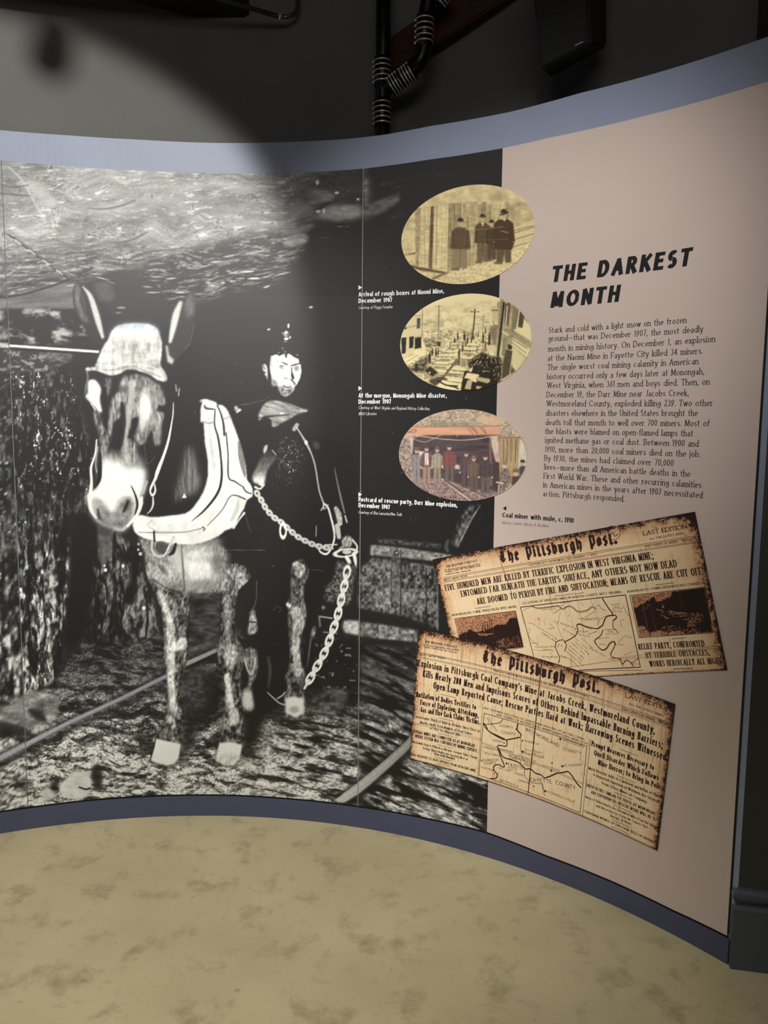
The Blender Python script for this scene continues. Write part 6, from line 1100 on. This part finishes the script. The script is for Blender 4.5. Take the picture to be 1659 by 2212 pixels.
for (p, q, w) in ((Z1(508, 822), Z1(665, 800), .9), (Z1(1320, 697), Z1(1625, 662), .9), (Z2(843, 773), Z2(1035, 750), 1), ((1453, 1379), (1483, 1377), 1), ((1456, 1444.5), (1499, 1442.5), 1.2)): rule(I, p, q, w)
bx = [(1126, 1311), (1353, 1284.5), (1385, 1440.5), (1252, 1447)]
for a, b in ((0, 1), (1, 2), (2, 3)): rule(I, bx[a], bx[b], 1.8)
rule(I, (1126, 1311), (1155, 1420), 1.5); rule(I, (1206, 1451), (1391, 1447), 1.0)
for P in ([(983, 1336), (1115, 1319), (1132, 1397), (998, 1415)], [(1362, 1286), (1526, 1268), (1542, 1366), (1382, 1377)]):
    for a in range(4 if P[0][0] > 1000 else 2): rule(I, P[a], P[(a+1) % 4], 1.3)
rule(I, (1132, 1397), (1115, 1319), 1.4); rule(I, (1095, 1404), (1132, 1398), 1)
# map of the mines (crop at 1100,1260 x5.53)
K = lambda L: [(1100+x/5.53, 1260+y/5.53) for x, y in L]
for P, w in (([(270, 265), (350, 290), (470, 280), (600, 265), (640, 300), (720, 265), (780, 290), (830, 330), (930, 320), (1000, 275), (1050, 300)], 1.6), ([(270, 272), (350, 300), (470, 290), (600, 275), (640, 312), (720, 275), (780, 302), (830, 342), (930, 332), (1000, 287), (1040, 310)], 1), ([(170, 330), (210, 300), (270, 280)], .8), ([(545, 355), (600, 315), (625, 300)], 1.2), ([(620, 335), (600, 430), (590, 510), (620, 600), (655, 660)], .8), ([(235, 470), (290, 480), (360, 530), (440, 570), (520, 620), (570, 660)], .8), ([(240, 530), (255, 560), (235, 620), (290, 690), (350, 730)], .9), ([(565, 700), (600, 680), (650, 672), (680, 700), (690, 740), (670, 810)], 2.2), ([(565, 700), (560, 760), (590, 830), (610, 900), (595, 950)], 2.2), ([(680, 690), (740, 660), (800, 620), (830, 560), (815, 500), (850, 480), (920, 510), (1000, 530), (1060, 540)], 2.6), ([(815, 500), (850, 490), (930, 522), (1000, 545)], 1), ([(1060, 540), (1120, 500), (1150, 430), (1180, 390), (1240, 380), (1280, 380), (1290, 410), (1250, 440)], 3.2), ([(1120, 175), (1160, 240), (1200, 300), (1240, 350), (1240, 380)], 3), ([(1065, 500), (1080, 440), (1120, 410), (1160, 390)], 1), ([(1250, 440), (1250, 520), (1290, 560), (1310, 600)], 2), ([(1060, 270), (1080, 255), (1110, 300), (1160, 320)], 1.2), ([(1130, 550), (1100, 620), (1030, 680), (1060, 740), (1120, 790), (1170, 770), (1210, 710), (1260, 690), (1275, 730), (1240, 800), (1220, 850), (1250, 880), (1330, 900), (1360, 960), (1400, 920), (1440, 925), (1500, 990)], 2.4), ([(1035, 690), (1065, 750), (1125, 800), (1180, 775), (1215, 720), (1262, 700), (1268, 730)], 1), ([(1350, 960), (1380, 990)], 1.5), ([(1310, 720), (1350, 660), (1410, 620), (1440, 650), (1475, 630)], .8), ([(1350, 520), (1340, 440), (1385, 430)], .8), ([(815, 415), (900, 410), (1000, 350), (1050, 310)], .8), ([(850, 225), (900, 270)], .8), ([(980, 190), (1010, 260)], .8), ([(1370, 260), (1400, 330), (1445, 390)], 1), ([(610, 850), (680, 880), (760, 920), (840, 1000)], .9), ([(745, 880), (750, 990)], 1.2), ([(500, 820), (520, 860), (480, 910)], .8), ([(290, 785), (380, 800), (450, 790), (540, 810)], .6), ([(360, 700), (260, 715)], .6), ([(540, 430), (570, 470), (600, 440)], .8), ([(490, 470), (550, 540)], .8), ([(360, 510), (370, 460)], .7), ([(440, 500), (420, 440)], .7), ([(1480, 960), (1560, 880)], .9), ([(1500, 960), (1560, 960)], .8)): curve(I, K(P), w*.8)
for k, (t, x0, y0, x1, y1, h) in enumerate([('FAIRMONT', 885, 445, 1085, 430, 5), ('R', 355, 445, 383, 442, 6), ('I', 718, 400, 728, 399, 6), ('Chiefton Mine', 395, 590, 560, 700, 4), ('Hutchinson Mine', 318, 765, 560, 762, 3.6), ('625 Tons', 410, 798, 525, 797, 2.8), ('Enterprise Mine', 400, 882, 690, 886, 3.6), ('Monongah No. 6', 620, 480, 800, 540, 3.6), ('No. 8 Mine', 650, 550, 780, 625, 3.8), ('Thoburn Mine', 830, 610, 970, 640, 3.2), ('Monongah', 840, 580, 955, 578, 2.8), ('Aurora', 1230, 262, 1330, 250, 4), ('Mine', 1260, 290, 1330, 284, 3.6), ('600 Tons', 1240, 312, 1360, 304, 3), ('500 Tons', 1250, 345, 1360, 340, 3), ('Chevenel', 1150, 560, 1270, 556, 3.8), ('Mine', 1190, 585, 1255, 583, 3.6), ('500 Tons', 1165, 610, 1290, 606, 3), ('Shaver Mine', 960, 770, 1155, 875, 4), ('No. 5 Mine', 870, 660, 1000, 775, 3.8), ('No. 3 Mine', 800, 665, 930, 780, 3.8), ('Pennois Mine', 790, 700, 960, 850, 3.8), ('Marion Mine', 750, 710, 905, 850, 3.8), ('Anderson Mine', 720, 745, 900, 900, 3.8), ('Highland Mine', 700, 775, 880, 930, 3.8), ('Middleton Mine', 685, 815, 890, 985, 3.8), ('Underwood', 620, 240, 750, 225, 2.8), ('Mannington', 400, 322, 565, 305, 2.8), ('Colfax', 1300, 738, 1380, 736, 2.6), ('Barnes', 1490, 945, 1560, 890, 3), ('Booth Mine', 1085, 725, 1165, 735, 2.6), ('Kingmont Mine', 1040, 665, 1200, 650, 2.6), ('New England', 960, 610, 1060, 575, 3.4), ('Farmers', 1390, 860, 1470, 820, 2.6), ('Pearce', 480, 545, 545, 535, 2.8)]): text(I, t, K([(x0, y0)])[0], K([(x1, y1)])[0], h, 'hand')
for x, y in ((600, 728), (635, 740), (590, 750), (350, 728), (570, 660), (805, 545), (815, 575), (1030, 680), (1280, 725), (1340, 900), (1475, 940), (670, 700), (640, 262)): dot(I, *K([(x, y)])[0], 1.3)
curve(I, [(1301+17*cos(t*.449)+24, 1151+15*sin(t*.449)) for t in range(15)], 1.1)
curve(I, [(1320, 1158), (1325, 1150), (1330, 1158), (1338, 1152)], 1.4)
rs = np.random.RandomState(8)
I.build('map_and_frames', n1, .0055, M_inkb); I = Ink()
U1 = t1[1]-t1[0]; V1 = t1[3]-t1[0]
def pline(I, T, u0, v0, u1, v1, w): 
    f = lambda u, v: tuple((T[0]*(1-u)+T[1]*u)*(1-v)+(T[3]*(1-u)+T[2]*u)*v); I.seg(f(u0, v0), f(u1, v1), w, w)
for k in range(46):
    u = rs.rand(); v = rs.uniform(0, .7); L = rs.uniform(.05, .35)
    pline(I, t1, u, v, u, min(v+L, .99), .0007)
I.build('print_streaks', n1, .0053, M_inkl); I = Ink()
pline(I, t1, .60, .885, .985, .845, .0014); pline(I, t1, .60, .90, .985, .86, .0010); pline(I, t1, .40, .92, .60, .9, .0010); pline(I, t1, .265, .02, .285, .35, .003)
I.build('fold_marks', n1, .0054, M_inkr)
# second page
A2 = lambda x, y: (880+x/5.53, 1340+y/5.53)
B2 = lambda x, y: (1160+x/5.352, 1400+y/5.352)
D2 = lambda x, y: (880+x/5.53, 1520+y/5.53)
E2 = lambda x, y: (1160+x/5.53, 1580+y/5.53)
I = Ink()
text(I, 'The Pittsburgh Post.', A2(900, 480), B2(738, 512), 23, 'black')
text(I, "Explosion in Pittsburgh Coal Company's Mine at Jacobs Creek, Westmoreland County,", A2(135, 538), B2(1375, 985), 14.5, 'news')
text(I, 'Kills Nearly 200 Men and Imprisons Scores of Others Behind Impassable Burning Barriers;', A2(190, 665), B2(1465, 1155), 14.5, 'news')
text(I, 'Open Lamp Reported Cause; Rescue Parties Hard at Work; Harrowing Scenes Witnessed.', A2(315, 805), B2(1525, 1305), 14.5, 'news')
lines(I, [('Mutilation of Bodies Testifies to', *A2(110, 905), *A2(828, 1060)), ('Force of Explosion; Afterdamp,', *A2(160, 1000), *A2(860, 1155)), ('Gas and Fire Each Claims Victims.', *A2(165, 1085), *A2(880, 1240)), ('Prompt Measures Necessary to', *E2(660, 160), *E2(1408, 455)), ('Quell Disorder Which Follows', *E2(690, 270), *E2(1462, 580)), ('Mine Horror; to Bring in Police', *E2(738, 385), *E2(1530, 705))], 'newsb', 11.3)
I.build('headlines', n2, .0074, M_inkb); I = Ink()
lines(I, [('THE WEATHER FORECAST', *A2(222, 262), *A2(600, 325), 5), ('For Western Pennsylvania, Ohio and West', *A2(195, 292), *A2(625, 362), 3.6), ('Virginia_FAIR Friday and Saturday.', *A2(198, 316), *A2(605, 388), 3.6), ('SIXTY-SIXTH YEAR.', *A2(145, 412), *A2(462, 460), 4.5), ('FRIDAY MORNING, DECEMBER 20, 1907. FOURTEEN PAGES.', *A2(1035, 600), *B2(605, 560), 4.2), ('TEN CENTS A WEEK.', *B2(990, 700), *B2(1380, 835), 4.6), ('SINGLE COPY', *B2(1410, 832), *B2(1560, 882), 4), ('TWO CENTS.', *B2(1420, 850), *B2(1540, 895), 4), ('ALL THE LATEST NEWS.', *B2(1075, 645), *B2(1480, 790), 4.3),
 ('Catastrophe Third of Kind in Vicinity Since First of', *A2(85, 1150), *A2(875, 1332), 5.6), ('Month; Swells Total Number of Dead Toilers', *A2(160, 1222), *A2(785, 1365), 5.6), ('of Pits to Almost 600', *A2(275, 1290), *A2(635, 1378), 5.6), ('SEVERAL MINES ARE CONNECTED AS AT MONONGAH', *A2(70, 1330), *A2(812, 1508), 6.4), ('WHERE SYSTEM WAS CENSURED BY MINING EXPERTS.', *A2(100, 1388), *A2(852, 1572), 6.4), ('Blacksmith Shop Is Utilized as Morgue_Coroner Takes Charge', *A2(65, 1452), *A2(845, 1648), 5), ('To-Day_Thirty Bodies Are Located, Most of', *A2(190, 1528), *A2(730, 1665), 5), ('Them Badly Mangled.', *D2(325, 600), *D2(578, 662), 5), ('WAS BELIEVED TO HAVE ENTERED FROM ADJACENT MINE.', *D2(60, 610), *D2(828, 808), 5),
 ('MAP SHOWING LOCATION OF LATEST MINE DISASTER AT JACOBS CREEK,', *D2(915, 50), *E2(583, 100), 4), ('AND OTHERS OF RECENT DATE, WHERE MANY LIVES WERE LOST.', *D2(1070, 130), *E2(630, 160), 4.4),
 ('Much Disorder Adds to Confusion and Influx of Thieves', *E2(625, 440), *E2(1525, 805), 6), ('Is Reported; Experienced Workmen Are Secured', *E2(685, 520), *E2(1465, 845), 6), ('From Other Mines of Company.', *E2(785, 618), *E2(1330, 852), 6), ('DIFFICULTIES SIMILAR TO THOSE AT MONONGAH', *E2(603, 645), *E2(1420, 990), 6.4), ('ARE EXPERIENCED; RESCUE WORK WILL BE SLOW', *E2(655, 728), *E2(1490, 1085), 6.4), ('Many of Unfortunates Are Entombed Miles From the Opening', *E2(590, 780), *E2(1480, 1165), 5), ('and Necessity for Fresh Air Causes Vast', *E2(712, 885), *E2(1335, 1150), 5), ('Amount of Work.', *E2(885, 1005), *E2(1140, 1112), 5), ('CLERGYMAN WITNESS OF EXPLOSION TELLS OF EXPERIENCE', *E2(570, 950), *E2(1460, 1350), 5)], 'newsb', 5)
text(I, 'LAST EDITION', B2(1030, 560), B2(1560, 730), 8.5, 'newsb')
I.build('small_type', n2, .0074, M_inkb); I = Ink()
for p, q, w in ((A2(145, 372), B2(1575, 865), 1.2), (A2(142, 384), B2(1570, 885), .8), (A2(140, 425), B2(1568, 905), .9), (A2(138, 437), B2(1565, 925), .9), (D2(50, 210), D2(900, 420), .6), (D2(60, 225), D2(900, 440), .6), (D2(900, 450), E2(560, 610), .7), (D2(900, 465), E2(560, 625), .7)): rule(I, p, q, w)
I.build('column_rules', n2, .0073, M_inkl); I = Ink()
mb_ = [D2(925, 105), E2(608, 170), E2(525, 962), D2(862, 845)]
for a in range(4): rule(I, mb_[a], mb_[(a+1) % 4], 1.3)
for p, q, w in ((D2(910, -10), D2(850, 865), .8), (E2(652, 85), E2(555, 1000), 1), (A2(1617, 470), A2(1505, 1600), 2.2), (D2(1500, 600), D2(1452, 1062), 2.2), (A2(400, 875), A2(590, 918), .9), (A2(380, 1155), A2(565, 1200), .9), (D2(375, 342), D2(560, 388), .9), (D2(370, 480), D2(555, 525), .9), (D2(330, 625), D2(535, 678), .9), (D2(350, 702), D2(530, 745), .9), (E2(1000, 200), E2(1220, 288), 1), (E2(968, 515), E2(1185, 605), 1), (E2(935, 715), E2(1155, 808), 1), (E2(930, 868), E2(1145, 962), 1), (E2(910, 1042), E2(1125, 1138), 1), (E2(900, 1120), E2(1115, 1218), 1)): rule(I, p, q, w)
KD = lambda L: [D2(x, y) for x, y in L]; KE = lambda L: [E2(x, y) for x, y in L]
for P, w in ((KD([(915, 220), (950, 260), (980, 320), (1080, 370), (1180, 420), (1200, 450), (1190, 500), (1120, 490), (1085, 500), (1095, 540), (1130, 640), (1165, 720), (1160, 750), (1100, 720), (1050, 730), (1040, 780), (1080, 830), (1070, 880), (1000, 885)]), 2.6), (KD([(915, 228), (960, 300), (1060, 372), (1170, 425)]), 2.6), (KD([(945, 240), (1050, 230), (1120, 215), (1150, 175)]), 1.6), (KD([(1330, 230), (1320, 300), (1360, 350), (1370, 380)]), 3), (KD([(1190, 425), (1370, 390)]), 2.6), (KD([(1355, 400), (1370, 460), (1360, 520), (1380, 600), (1385, 650)]), 1.2), (KD([(1100, 520), (1150, 625), (1250, 660), (1350, 700), (1420, 770), (1480, 770), (1540, 820)])+KE([(60, 510), (100, 545), (180, 520), (250, 490), (330, 480), (380, 470), (430, 520), (480, 600), (540, 665)]), 3), (KD([(1385, 640), (1360, 700), (1410, 770), (1410, 840), (1460, 910), (1560, 945), (1620, 950), (1640, 1020)]), 1.2), (KE([(70, 610), (80, 690), (105, 760)]), 1.2)): curve(I, P, w)
lines(I, [('ALLEGHENY', *D2(950, 160), *D2(1075, 325), 5.5), ('COUNTY', *D2(1130, 345), *D2(1300, 375), 6), ('ELIZABETH', *D2(1115, 265), *D2(1270, 290), 5), ('WESTMORELAND', *D2(1415, 310), *E2(265, 180), 7.5), ('COUNTY', *E2(315, 215), *E2(545, 270), 6.5), ('W.NEWTON', *D2(1410, 445), *D2(1580, 490), 4.5), ('1900-21 DEAD', *D2(1415, 548), *D2(1610, 590), 3.8), ('Port Royal', *D2(1415, 600), *D2(1640, 645), 6.5), ('DONORA', *D2(1030, 440), *D2(1150, 462), 4.5), ('CHARLEROI', *D2(905, 515), *D2(1060, 552), 4.5), ('MONESSEN', *D2(1130, 545), *D2(1270, 580), 3.8), ('BELLE VERNON', *D2(935, 590), *D2(1120, 628), 4.2), ('JACOBS', *D2(1215, 620), *D2(1335, 652), 5.5), ('CREEK', *D2(1232, 648), *D2(1335, 672), 5), ('DEC 19-200-DEAD', *D2(1325, 612), *D2(1550, 690), 3), ('JACOBS', *D2(1405, 695), *D2(1525, 725), 5.5), ('CREEK', *D2(1395, 725), *D2(1500, 752), 5), ('WASHINGTON', *D2(885, 685), *D2(1100, 675), 5.5), ('COUNTY', *D2(925, 722), *D2(1070, 715), 6), ('FAYETTE', *D2(1215, 730), *D2(1395, 780), 7), ('CITY', *D2(1210, 775), *D2(1320, 805), 7), ('CALIFORNIA', *D2(885, 755), *D2(1040, 800), 4), ('DEC 1-1907 - 34 DEAD', *D2(1100, 765), *D2(1400, 865), 4), ('BROWNSVILLE', *D2(1118, 915), *D2(1340, 990), 4.5), ('VANDERBILT', *D2(1330, 912), *D2(1500, 962), 4), ('FAYETTE', *D2(1480, 920), *E2(190, 615), 8.5), ('COUNTY', *E2(232, 620), *E2(470, 690), 9), ('CONNELLSVILLE', *E2(135, 722), *E2(460, 845), 5), ('SCOTTDALE', *E2(80, 410), *E2(280, 470), 4.5), ('MT. PLEASANT', *E2(330, 415), *E2(553, 400), 5.2), ('GREENSBURG', *E2(315, 100), *E2(570, 190), 5.5)], 'hand', 5)
for p, r in ((D2(1308, 298), 1.8), (D2(1385, 432), 2), (D2(1388, 565), 3), (D2(1195, 705), 2.6), (D2(1352, 652), 2), (D2(1398, 667), 2), (D2(1045, 825), 1.6), (D2(1520, 975), 1.8), (D2(1165, 462), 1.6), (D2(1082, 548), 1.4), (E2(290, 82), 2.8), (E2(190, 370), 2), (E2(180, 460), 2.5), (E2(312, 407), 2.6), (E2(108, 703), 3)): dot(I, *p, r)
I.build('map_and_frames', n2, .0073, M_inkb); I = Ink()
for k in range(120):
    u = rs.rand(); v = rs.uniform(0, .8)*rs.rand(); L = rs.uniform(.03, .3); pline(I, t2, u, v, u, min(v+L, .99), .0007 if k % 3 else .0011)
I.build('print_streaks', n2, .0071, M_inkl)
#@@PART5
